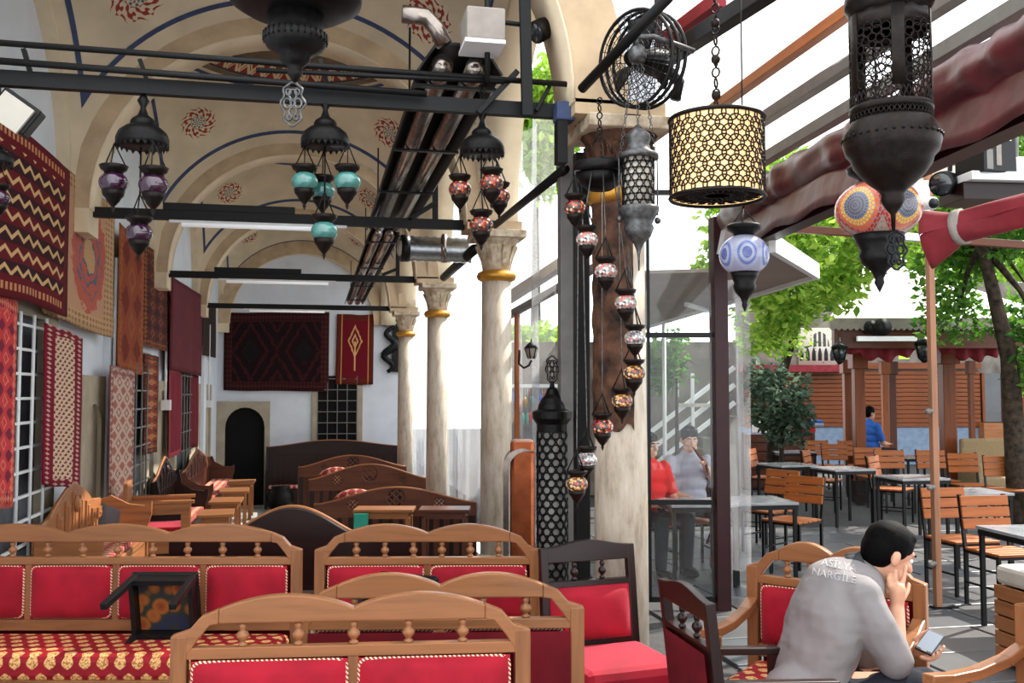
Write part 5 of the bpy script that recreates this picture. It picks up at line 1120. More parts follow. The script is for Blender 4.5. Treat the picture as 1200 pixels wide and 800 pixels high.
def make_table(label, loc, rz):
    t = thing('courtyard_table', label, 'table', loc, rz, 'small black courtyard tables')
    MB().box((-.3, -.3, .70), (.3, .3, .725)).build('table_top', 'table_top', t, bevel=.004); MB().box((-.29, -.29, .66), (.29, .29, .70)).build('frame', 'black_metal', t)
    for a in (-1, 1):
        for b in (-1, 1): MB().bar((a*.27, b*.27, 0), (a*.27, b*.27, .66), .03).build('leg', 'black_metal', t)
    return t
tb0 = None
for px, D, a, lb in [(921, 13.3, 20, 'small table leftmost before the dark bush'), (986, 12.6, 14, 'small table between the two side-on chairs'), (1066, 11.3, 10, 'small table right of the middle side-on chair'), (882, 8.9, 8, 'small table right behind the maroon post'),
                     (1132, 9.7, 4, 'small pale table behind the near chair pair'), (928, 16.2, 6, 'small table at the back beside the low plank wall'), (1072, 14.9, 5, 'small table at the back right of the middle chairs'), (1214, 6.9, 6, 'small dark table cut by the right edge'), (814, 8.75, 5, 'small table behind the glass before the smoking man')]:
    if tb0 is None: tb0 = make_table(lb, GP(px, D), ND+R(a))
    else: dup(tb0, lb, GP(px, D), ND+R(a))
# rattan armchair and crate
t = thing('rattan_chair', 'beige rattan armchair near the tree trunk', 'chair', GP(1160, 14.6), ND+R(4)); MB().box((-.36, .2, .3), (.36, .3, 1.0)).build('backrest', 'rattan', t, bevel=.04); MB().box((-.34, -.3, .3), (.34, .2, .45)).build('seat', 'rattan', t, bevel=.03)
for s in (-1, 1): MB().box((s*.36-.05, -.3, .05), (s*.36+.05, .25, .66)).build('arm', 'rattan', t, bevel=.03)
for s in (-1, 1): MB().box((s*.3-.03, -.28, 0), (s*.3+.03, -.22, .3)).build('leg', 'dark_z', t)
t = thing('cushioned_crate', 'wooden crate seat with cream cushion cut by the right edge', 'crate', GP(1222, 6.0), ND+R(8)); MB().box((-.22, -.2, .5), (.22, .2, .62)).build('cushion', 'cream_plastic', t, bevel=.03)
for k in range(5): MB().box((-.22, -.21, .03+.095*k), (.22, -.19, .115+.095*k)).build('plank', 'oak_x', t, bevel=.004)
for k in range(5): MB().box((-.23, -.2, .03+.095*k), (-.21, .2, .115+.095*k)).build('plank', 'oak_y', t, bevel=.004)
MB().box((-.21, -.19, .02), (.21, .19, .49)).build('core', 'dark_x', t)
# plank house behind
DW = 23.0
hw_ = thing('plank_house', 'long wall of brown horizontal planks behind the courtyard', 'building', GP(1010, DW), -YAW); k_ = DW/FPX; zq = lambda y: HC-(y-460)*k_; xq = lambda x: (x-1010)*k_
MB().box((xq(866), .05, 0), (xq(1240), .3, zq(330))).build('wall', 'stone_wall', hw_)
MB().box((xq(866), -.02, 0), (xq(1240), .06, zq(500))).build('plinth', 'blue_paint_wall', hw_)
n_ = 13; z0, z1 = zq(500), zq(434); p0 = None
for i in range(n_):
    z = z0+(z1-z0)*i/n_
    if p0 is None: p0 = MB().box((xq(872), -.05, 0), (xq(1148), .05, (z1-z0)/n_*.9)).build('plank', 'pillar_x', hw_, loc=(0, 0, z), bevel=.01)
    else: clone(p0, hw_, (0, 0, z))
wnd = MB().box((xq(1149), -.06, zq(494)), (xq(1240), .02, zq(437))).build('window', 'dark_glass', hw_)
for x in (1149, 1172, 1196): MB().box((xq(x), -.09, zq(494)), (xq(x+3), -.05, zq(437))).build('window_bar', 'pillar_z', wnd)
MB().box((xq(1145), -.3, zq(520)), (xq(1240), .0, zq(495))).build('window_counter', 'oak_x', hw_)
MB().box((xq(866), -.35, zq(436)), (xq(984), -.0, zq(428))).build('maroon_valance', 'maroon_cloth', hw_); MB().box((xq(984), -.12, zq(432)), (xq(1148), .0, zq(425))).build('eave_board', 'pillar_x', hw_)
# printed panel of dark arches (flat print)
g = G('arch_print', .8); u, v, _ = g.xyz('UV'); ax_ = (u*7).fr()-.5; low = v.lt(.5); arch = ((ax_.abs()*2.4).lt(.75))*((v-.12).gt(0))*((v+ax_*ax_*1.6).lt(.47)); dome = (((u-.5)*(u-.5)*3.2+(v-.5)*(v-.5)).lt(.16))*v.gt(.5); strp = ((u*9).tri().gt(.3))*dome; n = g.noise(9, 4, kind='UV')
c = g.mix(low, C((196, 186, 168)), C((204, 200, 190))); c = g.mix(arch, c, C((40, 42, 46))); c = g.mix(dome, c, C((54, 54, 58))); c = g.mix(strp, c, C((190, 180, 164))); c = g.mix(n.gt(.62), c, C((70, 70, 72))); g.base(c); MATS['arch_print'] = g.m
o = MB().grid(lambda u, v: Vector((xq(936)+(xq(986)-xq(936))*u, -.03, zq(428)+(zq(384)-zq(428))*v)), 1, 1).build('printed_panel', 'arch_print', hw_, solid=.02)
# low plank planter wall
t = thing('plank_planter', 'low planter wall of dark planks beside the bush', 'planter', GP(910, 17.2), -YAW); k_ = 17.2/FPX
for i in range(6): MB().box(((868-910)*k_, -.03, .02+.16*i), ((953-910)*k_, .03, .165+.16*i)).build('plank', 'redwood_x', t, bevel=.006)
for x in (868, 910, 950): MB().box(((x-910)*k_, -.06, 0), ((x+3-910)*k_, .06, 1.0)).build('post', 'redwood_z', t)
MB().box(((868-910)*k_, .03, 0), ((953-910)*k_, .45, .9)).build('soil_box', 'redwood_x', t)
t = thing('folded_cloths', 'red and white folded cloths on the low planter wall', 'cloth', GP(942, 17.4, .985), -YAW)
MB().box((-.28, -.02, 0), (.2, .3, .1)).build('red_cloth', 'scarf_red', t, bevel=.02); MB().box((-.1, -.04, .1), (.35, .28, .17)).build('white_cloth', 'shirt_white', t, bevel=.02); MB().box((0, -.03, .17), (.33, .26, .22)).build('blue_cloth', 'shirt_blue', t, bevel=.015)
tag(MB().box((-.16, -.02, 0), (.16, .02, .2)).build('menu_board', 'speaker_white', loc=GP(891, 17.4, .985), bevel=.005), 'small white notice board standing on the planter wall', 'board')
# pavilion
pv = thing('pavilion', 'open brown pavilion with pale roof and scalloped eave', 'pavilion', GP(1070, 16.5), -YAW); L0 = pv.location.copy()
def pl(px, py, D): v_ = PD(px, py, D)-L0; return Matrix.Rotation(YAW, 4, 'Z') @ v_
def pillar(px, D, wpx, ztop, m='pillar_z'):
    p = Matrix.Rotation(YAW, 4, 'Z') @ (GP(px, D)-L0); w2 = wpx*D/FPX/2
    MB().box((p.x-w2, p.y-w2, 0), (p.x+w2, p.y+w2, ztop)).box((p.x-w2*1.5, p.y-w2*1.5, ztop-.25), (p.x+w2*1.5, p.y+w2*1.5, ztop)).build('pillar', m, pv, bevel=.01)
    MB().box((p.x-w2*1.3, p.y-w2*1.3, 0), (p.x+w2*1.3, p.y+w2*1.3, .35)).build('pillar_base', 'dark_z', pv)
for a in ((1006, 15.0, 12, 2.32), (1110, 15.2, 15, 2.4), (993, 17.6, 9, 2.3), (1037, 18.4, 7, 2.3, 'orange_z'), (1045, 18.6, 8, 2.3, 'redwood_z'), (1138, 18.2, 6, 2.3), (1215, 15.4, 14, 2.4)): pillar(*a)  # light on the thin pillar is put into its orange wood
c1_, c2_ = pl(972, 374, 14.2), pl(1250, 374, 14.2); ez_ = c1_.z; dp = 5.5; rz_ = 1.15
xb_ = pl(982, 374, 14.2+dp).x; V = [(c1_.x, c1_.y, ez_), (c2_.x, c1_.y, ez_), (c2_.x+2, c1_.y+dp, ez_), (xb_, c1_.y+dp, ez_)]; ap = [((c1_.x)*.55+c2_.x*.45, c1_.y+dp/2, ez_+rz_), (c1_.x*.4+c2_.x*.6, c1_.y+dp/2, ez_+rz_)]
MB().add(V+ap, [(0, 1, 5, 4), (1, 2, 5), (2, 3, 4, 5), (3, 0, 4)]).build('roof', 'canopy_white', pv, solid=.04)
sc = [(c1_.x+(c2_.x-c1_.x)*i/160, ez_-.13-.035*abs(math.sin(PI*i/4))) for i in range(161)]
MB().strip(sc, [(x, ez_+.02) for x, _ in sc], XZ, c1_.y-.02, c1_.y+.0).build('scalloped_eave', 'fabric_grey', pv)
MB().box((c1_.x+.1, c1_.y+.1, ez_-.42), (c2_.x-.1, c1_.y+.22, ez_-.1)).build('fascia_beam', 'redwood_x', pv); MB().box((xb_+.1, c1_.y+dp-.2, ez_-.3), (c2_.x-.1, c1_.y+dp-.1, ez_)).build('fascia_beam', 'redwood_x', pv); MB().bar((c1_.x+.15, c1_.y+.1, ez_-.15), (xb_+.15, c1_.y+dp-.1, ez_-.15), .1, .3).build('fascia_beam', 'redwood_y', pv)
b_ = pl(1005, 397, 14.15); MB().box((b_.x, b_.y, b_.z-.03), (b_.x+70*14.15/FPX, b_.y+.05, b_.z+.04)).build('fluorescent_tube', 'tube_light', pv)
b_ = pl(1035, 383, 14.1); MB().tube([(b_.x, b_.y, b_.z), (b_.x, b_.y+.2, b_.z)], .13, 14).tube([(b_.x-.16, b_.y+.02, b_.z), (b_.x-.16, b_.y+.2, b_.z)], .1, 14).build('loudspeaker', 'black_plastic', pv)
for a, b in ((990, 1080), (1100, 1182)):
    p = pl(a, 400, 14.5); q = pl(b, 400, 14.5); MB().grid(lambda u, v: Vector((p.x+(q.x-p.x)*u, p.y+.04*math.sin(u*30), p.z+.08-v*(.20+.16*math.sin(PI*u)+.04*math.sin(u*25)))), 40, 4).build('swag_curtain', 'maroon_cloth', pv, solid=.01)
b_ = pl(1060, 416, 18); MB().box((b_.x-.09, b_.y, b_.z-.07), (b_.x+.09, b_.y+.05, b_.z+.07)).build('lit_sign', 'exit_green', pv)
def lantern6(label, px, py, D, s):
    t = thing('hanging_street_lantern', label, 'lantern', PD(px, py, D)); MB().lathe([(s*.32, -s*.5), (s*.5, s*.25)], 6).build('glass', 'dark_glass', t); MB().lathe([(s*.6, s*.25), (s*.3, s*.5), (s*.08, s*.62), (s*.05, s*.9)], 6).build('cap', 'iron', t); MB().lathe([(s*.1, -s*.75), (s*.36, -s*.5)], 6).build('base', 'iron', t)
    for k in range(6): a = PI*k/3; MB().tube([(s*.32*math.cos(a), s*.32*math.sin(a), -s*.5), (s*.5*math.cos(a), s*.5*math.sin(a), s*.25)], s*.03, 4).build('frame_bar', 'iron', t)
lantern6('dark lantern hanging at the left corner of the pavilion', 984, 412, 14.0, .24); lantern6('dark lantern hanging beside the timber pole', 1083, 408, 13.6, .27)
# trees: trunk + leaf masses
def leaves(n, blobs, size, seed, hang=.3):
    rnd = random.Random(seed); mb = MB(); tot = sum(b[1][0]*b[1][1]*b[1][2] for b in blobs)
    V_, F_ = [], []
    for (c, rr) in blobs:
        for _ in range(int(n*rr[0]*rr[1]*rr[2]/tot)):
            while True:
                p = Vector((rnd.uniform(-1, 1), rnd.uniform(-1, 1), rnd.uniform(-1, 1)))
                if .25 < p.length < 1: break
            q = Vector((c[0]+p.x*rr[0], c[1]+p.y*rr[1], c[2]+p.z*rr[2]))
            if mnoise.noise(q*1.1+Vector((seed, 0, 0))) < -.12: continue
            d = Vector((rnd.gauss(0, 1), rnd.gauss(0, 1), rnd.gauss(-hang, .6))).normalized(); a = d.orthogonal().normalized(); a.rotate(Matrix.Rotation(rnd.uniform(0, 2*PI), 3, d)); s = size*rnd.uniform(.6, 1.3); o = len(V_)
            nn = d.cross(a)*s*.12
            V_ += [q, q+d*s*.45+a*s*.28+nn, q+d*s, q+d*s*.45-a*s*.28+nn]; F_.append((o, o+1, o+2, o+3))
    mb.add(V_, F_, False); return mb
def tree(name, label, base, trunk, blobs, n, size, mat, seed, r0=.12):
    t = thing(name, label, 'tree', base); B = Vector(base)
    MB().tube([Vector(p)-B for p in trunk], [r0*(1-.6*i/(len(trunk)-1)) for i in range(len(trunk))], 10).build('trunk', 'bark', t)
    for i, (c, rr) in enumerate(blobs[:7]):
        e = Vector(trunk[-1]); mid = e.lerp(Vector(c), .5)+Vector((0, 0, .15)); MB().tube([e-B, mid-B, Vector(c)-B], [r0*.35, r0*.22, r0*.08], 6).build('branch', 'bark', t)
    leaves(n, [(Vector(c)-B, rr) for c, rr in blobs], size, seed).build('foliage', mat, t, kind='stuff'); return t
b0 = GP(903, 16.4)
tree('leafy_tree', 'bright green tree drooping over the courtyard beside the grey awning', b0, [b0, b0+Vector((.05, 0, 1.5)), b0+Vector((.2, -.6, 2.9)), b0+Vector((.4, -1.6, 3.7))],
     [(PD(905, 320, 12), (1.0, 1.0, .75)), (PD(955, 285, 11.5), (1.0, 1.0, .55)), (PD(1005, 268, 12), (.8, 1.0, .4)), (PD(890, 375, 12.5), (.5, .7, .45)), (PD(960, 340, 13), (.5, .8, .4)), (PD(945, 235, 12.5), (1.5, 1.4, .6)), (PD(925, 400, 13.5), (.35, .5, .3))], 15000, .13, 'leaf_bright', 3)
b1 = GP(1192, 12.6)
tree('leafy_tree', 'tree with dark leaning trunk at the right edge', b1, [b1, b1+Vector((.03, .1, .9)), PD(1183, 420, 12.5), PD(1166, 350, 12.4), PD(1150, 285, 12.2)],
     [(PD(1150, 260, 12), (1.0, 1.0, .5)), (PD(1200, 330, 12.5), (.7, .9, .8)), (PD(1125, 320, 13), (.6, .8, .55)), (PD(1190, 190, 11.5), (1.3, 1.2, .7)), (PD(1120, 375, 13), (.45, .6, .35)), (PD(1240, 420, 12.5), (.7, .6, .7)), (PD(1090, 250, 13.5), (.8, .9, .5))], 13000, .13, 'leaf_mid', 5, .16)
b2 = GP(1120, 30)
tree('leafy_tree', 'tall pale green tree far behind the pavilion', b2, [b2, b2+Vector((0, 0, 3)), b2+Vector((0, 0, 5))], [(PD(1010, 295, 30), (4.2, 3, 1.9)), (PD(1150, 240, 30), (4.5, 3, 3.0)), (PD(940, 370, 31), (2.2, 2, 1.8)), (PD(1010, 350, 32), (2.5, 2, 1.3)), (PD(1100, 330, 29), (3.5, 2.5, 1.6)), (PD(1230, 330, 30), (3, 2.5, 3))], 13000, .34, 'leaf_bright', 8, .3)
b3 = GP(628, 24)
tree('leafy_tree', 'pale green tree glimpsed between the columns', b3, [b3, b3+Vector((0, 0, 3)), b3+Vector((0, 0, 6))], [(PD(628, 175, 24), (.95, 1.2, 1.3)), (PD(640, 110, 24), (1, 1.2, .9)), (PD(625, 405, 22), (.8, 1, .5))], 5000, .28, 'leaf_bright', 9, .2)
b4 = GP(915, 15.6)
tree('dark_bush', 'dark glossy bush before the plank house', b4, [b4, b4+Vector((0, 0, .8)), b4+Vector((.05, 0, 1.5))], [(PD(905, 470, 15.5), (.42, .4, .5)), (PD(930, 478, 15.3), (.3, .3, .35)), (PD(918, 505, 15.4), (.38, .35, .3)), (PD(890, 450, 15.8), (.2, .25, .25)), (PD(940, 450, 15.6), (.16, .2, .2)), (PD(884, 432, 15.6), (.14, .2, .2)), (PD(912, 438, 15.6), (.2, .2, .22)), (PD(946, 488, 15.4), (.15, .2, .2))], 2300, .12, 'leaf_dark', 11, .05)
b5 = GP(793, 14.4)
tree('shrub', 'light green shrub on the stair behind the glass', b5, [b5, b5+Vector((0, 0, 1.2)), b5+Vector((0, 0, 2.0))], [(PD(795, 412, 14.4), (.6, .3, .35)), (PD(775, 440, 14.4), (.35, .3, .3)), (PD(820, 430, 14.4), (.3, .3, .25))], 1500, .11, 'leaf_mid', 21, .04)
# stone wall and stair seen through the glass
wb = thing('rear_stone_wall', 'grey stone wall with stair rails seen through the glass screen', 'wall', GP(740, 16), -YAW); k_ = 16/FPX
MB().box((-140*k_, .1, 0), (125*k_, .5, HC+60*k_)).build('wall', 'stone_wall', wb)
for i in range(7): MB().box(((20+14*i)*k_, -.5+.0*i, 0), ((34+14*i)*k_, .1, .3+.17*i)).build('step', 'stone_wall', wb, bevel=.01)
for i in range(3): z = HC-(545-460)*k_+i*.28; MB().bar((15*k_, -.55, z), (112*k_, -.55, z+1.05), .05, .07).build('handrail', 'white_metal', wb)
MB().box((62*k_, -.62, .0), (65.5*k_, -.57, HC+22*k_)).build('white_post', 'white_metal', wb); MB().box((45*k_, -.62, HC-5*k_), (48*k_, -.57, HC+28*k_)).build('white_lamp', 'white_metal', wb); MB().box((48*k_, -.62, HC-16*k_), (100*k_, -.57, HC-12*k_)).build('shelf', 'cream_plastic', wb)
# coloured trinkets hanging behind the columns
rnd = random.Random(4)
t = thing('trinket_stall', 'stall front hung with coloured trinkets behind the standing lantern', 'stall', GP(628, 13.0), -YAW); k_ = 13/FPX
MB().box((-40*k_, 0, HC+6*k_), (40*k_, .05, HC+10*k_)).build('rail', 'white_metal', t); MB().box((-40*k_, .3, 0), (40*k_, .4, HC+5*k_)).build('back_board', 'trousers_grey', t)
for i in range(26):
    x = (-36+2.9*i)*k_; z = HC-rnd.uniform(4, 34)*k_; m_ = rnd.choice(['gold', 'scarf_red', 'tin_turquoise', 'gold', 'shirt_blue', 'orange_z'])
    mb = MB().tube([(x, 0, HC+6*k_), (x, 0, z)], .006, 4); mb.lathe([(.01, .06), (.04, .0), (.02, -.07), (0, -.1)], 8, (x, 0, z)); mb.build('trinket', m_, t)
# ------------------------------------------------------------------ people
cl_tex = bpy.data.textures.new('cloth_folds', 'CLOUDS'); cl_tex.noise_scale = .11; cl_tex.noise_depth = 1
def capsule(mb, p, q, r1, r2, n=12):
    p = Vector(p); q = Vector(q); mb.tube([p, p.lerp(q, .33), p.lerp(q, .67), q], [r1, r1+(r2-r1)*.33, r1+(r2-r1)*.67, r2], n); mb.ball(p, r1, n, 8); mb.ball(q, r2, n, 8)
def chain(mb, pts, n=12):                                     # [(point, radius), ...]
    for (p, r1), (q, r2) in zip(pts, pts[1:]): capsule(mb, p, q, r1, r2, n)
def fuse(mb, name, mat, parent, vox, it=4, fold=0.0):
    o = mb.build(name, mat, parent); m = o.modifiers.new('fuse', 'REMESH'); m.mode = 'VOXEL'; m.voxel_size = vox; m.use_smooth_shade = True
    s = o.modifiers.new('smooth', 'SMOOTH'); s.factor = .5; s.iterations = it
    if fold:
        d = o.modifiers.new('folds', 'DISPLACE'); d.texture = cl_tex; d.strength = fold; d.mid_level = .5; d.texture_coords = 'LOCAL'
    return o
def head_shape(mb, c, f, s=1.0, up=None):
    """c: skull centre, f: facing direction; returns axes"""
    f = Vector(f).normalized(); up = Vector(up if up is not None else (0, 0, 1)); sd_ = f.cross(up).normalized(); u = sd_.cross(f)
    m = Matrix((sd_, f, u)).transposed(); P = lambda a, b, d: Vector(c)+m @ Vector((a*s, b*s, d*s))
    mb.ball(P(0, -.008, .02), 1, 18, 12, (.078*s, .098*s, .095*s), m)       # skull
    mb.ball(P(0, .022, -.045), 1, 16, 10, (.062*s, .068*s, .085*s), m)      # face
    mb.ball(P(0, .055, -.105), .026*s, 10, 8)                                # chin
    for k in (-1, 1):
        mb.ball(P(k*.040, .035, -.080), .034*s, 10, 8); mb.ball(P(k*.036, .062, -.03), .026*s, 10, 8)      # jaw, cheek
        mb.ball(P(k*.080, -.012, -.022), 1, 10, 8, (.012*s, .02*s, .033*s), m)                               # ear
        mb.ball(P(k*.028, .080, .022), .016*s, 8, 6)                                                        # brow
    capsule(mb, P(0, .086, .012), P(0, .112, -.034), .009*s, .015*s, 8)     # nose
    mb.ball(P(0, .085, -.068), 1, 10, 6, (.026*s, .014*s, .008*s), m); mb.ball(P(0, .083, -.080), 1, 10, 6, (.022*s, .013*s, .008*s), m)   # lips
    return P, m
def hair_shape(P, m, s, mat, parent, name='hair', back=True):
    mb = MB(); mb.ball(P(0, -.014, .040), 1, 18, 12, (.086*s, .102*s, .088*s), m); mb.ball(P(0, -.045, .0), 1, 16, 10, (.080*s, .072*s, .085*s), m)
    for k in (-1, 1): mb.ball(P(k*.070, .008, .018), 1, 8, 8, (.014*s, .028*s, .035*s), m)
    mb.ball(P(0, .045, .082), 1, 12, 8, (.06*s, .04*s, .032*s), m)
    o = fuse(mb, name, mat, parent, .007*s, 2, .008); return o
def face_bits(P, s, parent):
    for k in (-1, 1):
        MB().ball(P(k*.031, .083, .0), .0105*s, 10, 8).build('eye', 'speaker_white', parent); MB().ball(P(k*.031, .0915, .0), .0055*s, 8, 6).build('iris', 'black_plastic', parent)
        MB().tube([P(k*.014, .096, .022), P(k*.032, .097, .028), P(k*.050, .084, .022)], .004*s, 6).build('eyebrow', 'hair', parent)
def hand_shape(mb, wrist, palm, tips, thumb, pr=.024, fr=.0088):
    """palm ellipsoid chain, four finger polylines (list of points each), thumb polyline"""
    chain(mb, [(wrist, .026), (palm, pr)], 10)
    for f in tips: chain(mb, [(p, fr*(1.1-.12*i)) for i, p in enumerate(f)], 8)
    chain(mb, [(p, fr*(1.25-.15*i)) for i, p in enumerate(thumb)], 8)
# --- the waiter
WD = 4.0; wt = thing('person', 'waiter in grey shirt sitting bent over a phone, hand on cheek', 'person', GP(950, WD), -YAW); kk = WD/FPX
def W(px, py, dy=0.0): return Vector(((px-600)/FPX*(WD+dy)-(950-600)/FPX*WD, dy, HC-(py-460)/FPX*(WD+dy)))
mb = MB()
hf = Vector((.86, .16, -.38)).normalized(); hc = W(1038, 645, .045)
P, hm = head_shape(mb, hc, hf, 1.02)
chain(mb, [(W(1010, 668, .07), .062), (W(1024, 660, .05), .056)])                                             # neck
chain(mb, [(W(935, 812), .13), (W(962, 735, .03), .12), (W(995, 690, .05), .11), (W(1010, 668, .07), .062)])     # trunk inside the shirt
chain(mb, [(W(1000, 694, -.11), .06), (W(1040, 768, -.15), .046), (W(1043, 742, -.12), .043), (W(1046, 708, -.07), .029)])   # near arm, forearm up
hand_shape(mb, W(1046, 708, -.07), W(1047, 688, -.065), [
    [W(1052, 684, -.06), W(1055, 673, -.052), W(1057, 662, -.04)], [W(1045, 683, -.068), W(1045, 674, -.066), W(1045, 666, -.055)],
    [W(1038, 684, -.065), W(1037, 676, -.06), W(1038, 670, -.045)], [W(1036, 690, -.05), W(1035, 683, -.04), W(1037, 679, -.03)]],
    [W(1053, 698, -.05), W(1058, 690, -.03), W(1060, 682, -.01)], .034, .0105)
chain(mb, [(W(1000, 684, .2), .06), (W(1012, 770, .2), .045), (W(1060, 757, .1), .030)])                          # far arm
hand_shape(mb, W(1060, 757, .1), W(1072, 757, .06), [
    [W(1080, 763, .04), W(1092, 762, .06), W(1099, 753, .07)], [W(1078, 764, .02), W(1090, 765, .03), W(1095, 757, .035)], [W(1076, 765, .0), W(1087, 767, .005), W(1091, 760, .0)], [W(1073, 765, -.02), W(1083, 768, -.02), W(1086, 762, -.025)]],
    [W(1066, 746, .09), W(1074, 739, .09), W(1083, 735, .085)], .034, .0105)
chain(mb, [(W(935, 815), .12), (W(1062, 802, -.13), .07), (W(1062, 900, -.1), .05)]); chain(mb, [(W(938, 812, .1), .12), (W(1072, 796, .18), .07), (W(1078, 890, .2), .05)])
wb_ = fuse(mb, 'body', 'skin', wt, .0062, 3)
hair_shape(P, hm, 1.03, 'hair', wt); face_bits(P, 1.02, wt)
# shirt
sm = MB(); spine = [((935, 815, .02), .155, .21), ((945, 780, .02), .15, .205), ((957, 748, .025), .15, .21), ((966, 716, .03), .152, .215), ((978, 693, .045), .145, .21), ((990, 688, .05), .13, .2), ((1003, 680, .055), .098, .16)]
for (a, b, c_), rx, ry in spine: sm.ball(W(a, b, c_), 1, 18, 12, (rx, ry, rx))
for (s1, a1, b1), (s2, a2, b2) in zip(spine, spine[1:]):
    for q in (.33, .66): sm.ball(W(*[u_+(v_-u_)*q for u_, v_ in zip(s1, s2)]), 1, 16, 10, (a1+(a2-a1)*q, b1+(b2-b1)*q, a1+(a2-a1)*q))
chain(sm, [(W(1003, 694, -.10), .088), (W(1022, 732, -.135), .082), (W(1042, 768, -.15), .072)]); chain(sm, [(W(998, 686, .2), .085), (W(1010, 765, .2), .07)])
chain(sm, [(W(925, 815, -.1), .14), (W(925, 835, -.1), .15)]); chain(sm, [(W(945, 805, -.12), .09), (W(975, 835, -.14), .10)])
shirt = fuse(sm, 'shirt', 'shirt_grey', wt, .011, 3, .02)
# collar
cmat = []
n0 = (W(1024, 660, .05)-W(1010, 668, .07)).normalized(); e1 = n0.cross(Vector((0, 1, 0))).normalized(); e2 = n0.cross(e1)
MB().grid(lambda u, v: W(1008, 669, .062)+n0*(-.02+.06*v)+(e1*math.cos(2*PI*u)+e2*math.sin(2*PI*u)*1.1)*(.098-.022*v), 28, 3).build('collar', 'collar', wt, solid=.008)
# trousers and shoes
tm = MB(); chain(tm, [(W(935, 822, -.04), .15), (W(1000, 815, -.10), .10), (W(1064, 803, -.13), .082), (W(1064, 860, -.12), .068), (W(1062, 925, -.1), .062)]); chain(tm, [(W(940, 820, .1), .15), (W(1074, 797, .18), .08), (W(1078, 915, .2), .06)])
fuse(tm, 'trousers', 'trousers', wt, .012, 3, .015)
for (a, b, c_) in ((1062, 0, -.1), (1078, 0, .2)):
    q = W(a, 800, c_); sb = MB(); sb.ball((q.x+.05, q.y, .05), 1, 14, 8, (.14, .05, .05)); sb.ball((q.x-.03, q.y, .06), 1, 12, 8, (.05, .045, .06)); sb.build('shoe', 'black_plastic', wt)
# embroidered lettering on the back
for i, (txt, px, py) in enumerate((('ASİLYA', 979, 664), ('NARGİLE', 973, 676))):
    cu = bpy.data.curves.new('lettering', 'FONT'); cu.body = txt; cu.size = .035; cu.align_x = 'CENTER'; cu.extrude = .0012; cu.resolution_u = 2
    to = bpy.data.objects.new('tmp', cu); COL.objects.link(to); bpy.context.view_layer.update(); me = bpy.data.meshes.new_from_object(to.evaluated_get(bpy.context.evaluated_depsgraph_get())); bpy.data.objects.remove(to)
    o = bpy.data.objects.new('embroidered_lettering', me); me.materials.clear(); me.materials.append(M('emboss_thread')); COL.objects.link(o); o.parent = wt
    camL = Matrix.Rotation(YAW, 3, 'Z') @ (CP-wt.location); ctr = W(px, py, -.6); zn_ = (camL-ctr).normalized(); xa_ = Vector((.95, 0, -.2)); xa_ = (xa_-zn_*xa_.dot(zn_)).normalized(); ya_ = zn_.cross(xa_)
    bpy.context.view_layer.update(); dg = bpy.context.evaluated_depsgraph_get()
    if i == 0:
        from mathutils.bvhtree import BVHTree
        bvh = BVHTree.FromObject(shirt, dg)
    zs = {}
    for v_ in me.vertices:
        q = ctr+xa_*v_.co.x+ya_*v_.co.y; hit, nrm, _, _ = bvh.ray_cast(q, (q-camL).normalized())
        v_.co = (hit+nrm*(.0012+v_.co.z)) if hit is not None else q+(q-camL).normalized()*.62
# phone
pc = W(1083, 748, .02); L_ = Vector((.095, .085, .055)).normalized(); S_ = Vector((.06, -.045, -.02)); S_ = (S_-L_*S_.dot(L_)).normalized(); N_ = S_.cross(L_).normalized()
if N_.z < 0: N_ = -N_
mm_ = Matrix((S_, L_, N_)).transposed().to_4x4(); rw = Matrix.Rotation(-YAW, 4, 'Z'); wl_ = wt.location
ph = thing('phone', 'dark smartphone held in the waiter\'s hand', 'phone', wl_+rw @ pc); ph.rotation_euler = (rw @ mm_).to_euler()
MB().box((-.035, -.07, -.005), (.035, .07, .005)).build('case', 'black_plastic', ph, bevel=.004); MB().box((-.031, -.06, .005), (.031, .06, .0062)).build('screen', 'phone_screen', ph); MB().box((-.011, -.067, .005), (.011, -.062, .0065)).build('home_button', 'grey_metal', ph)
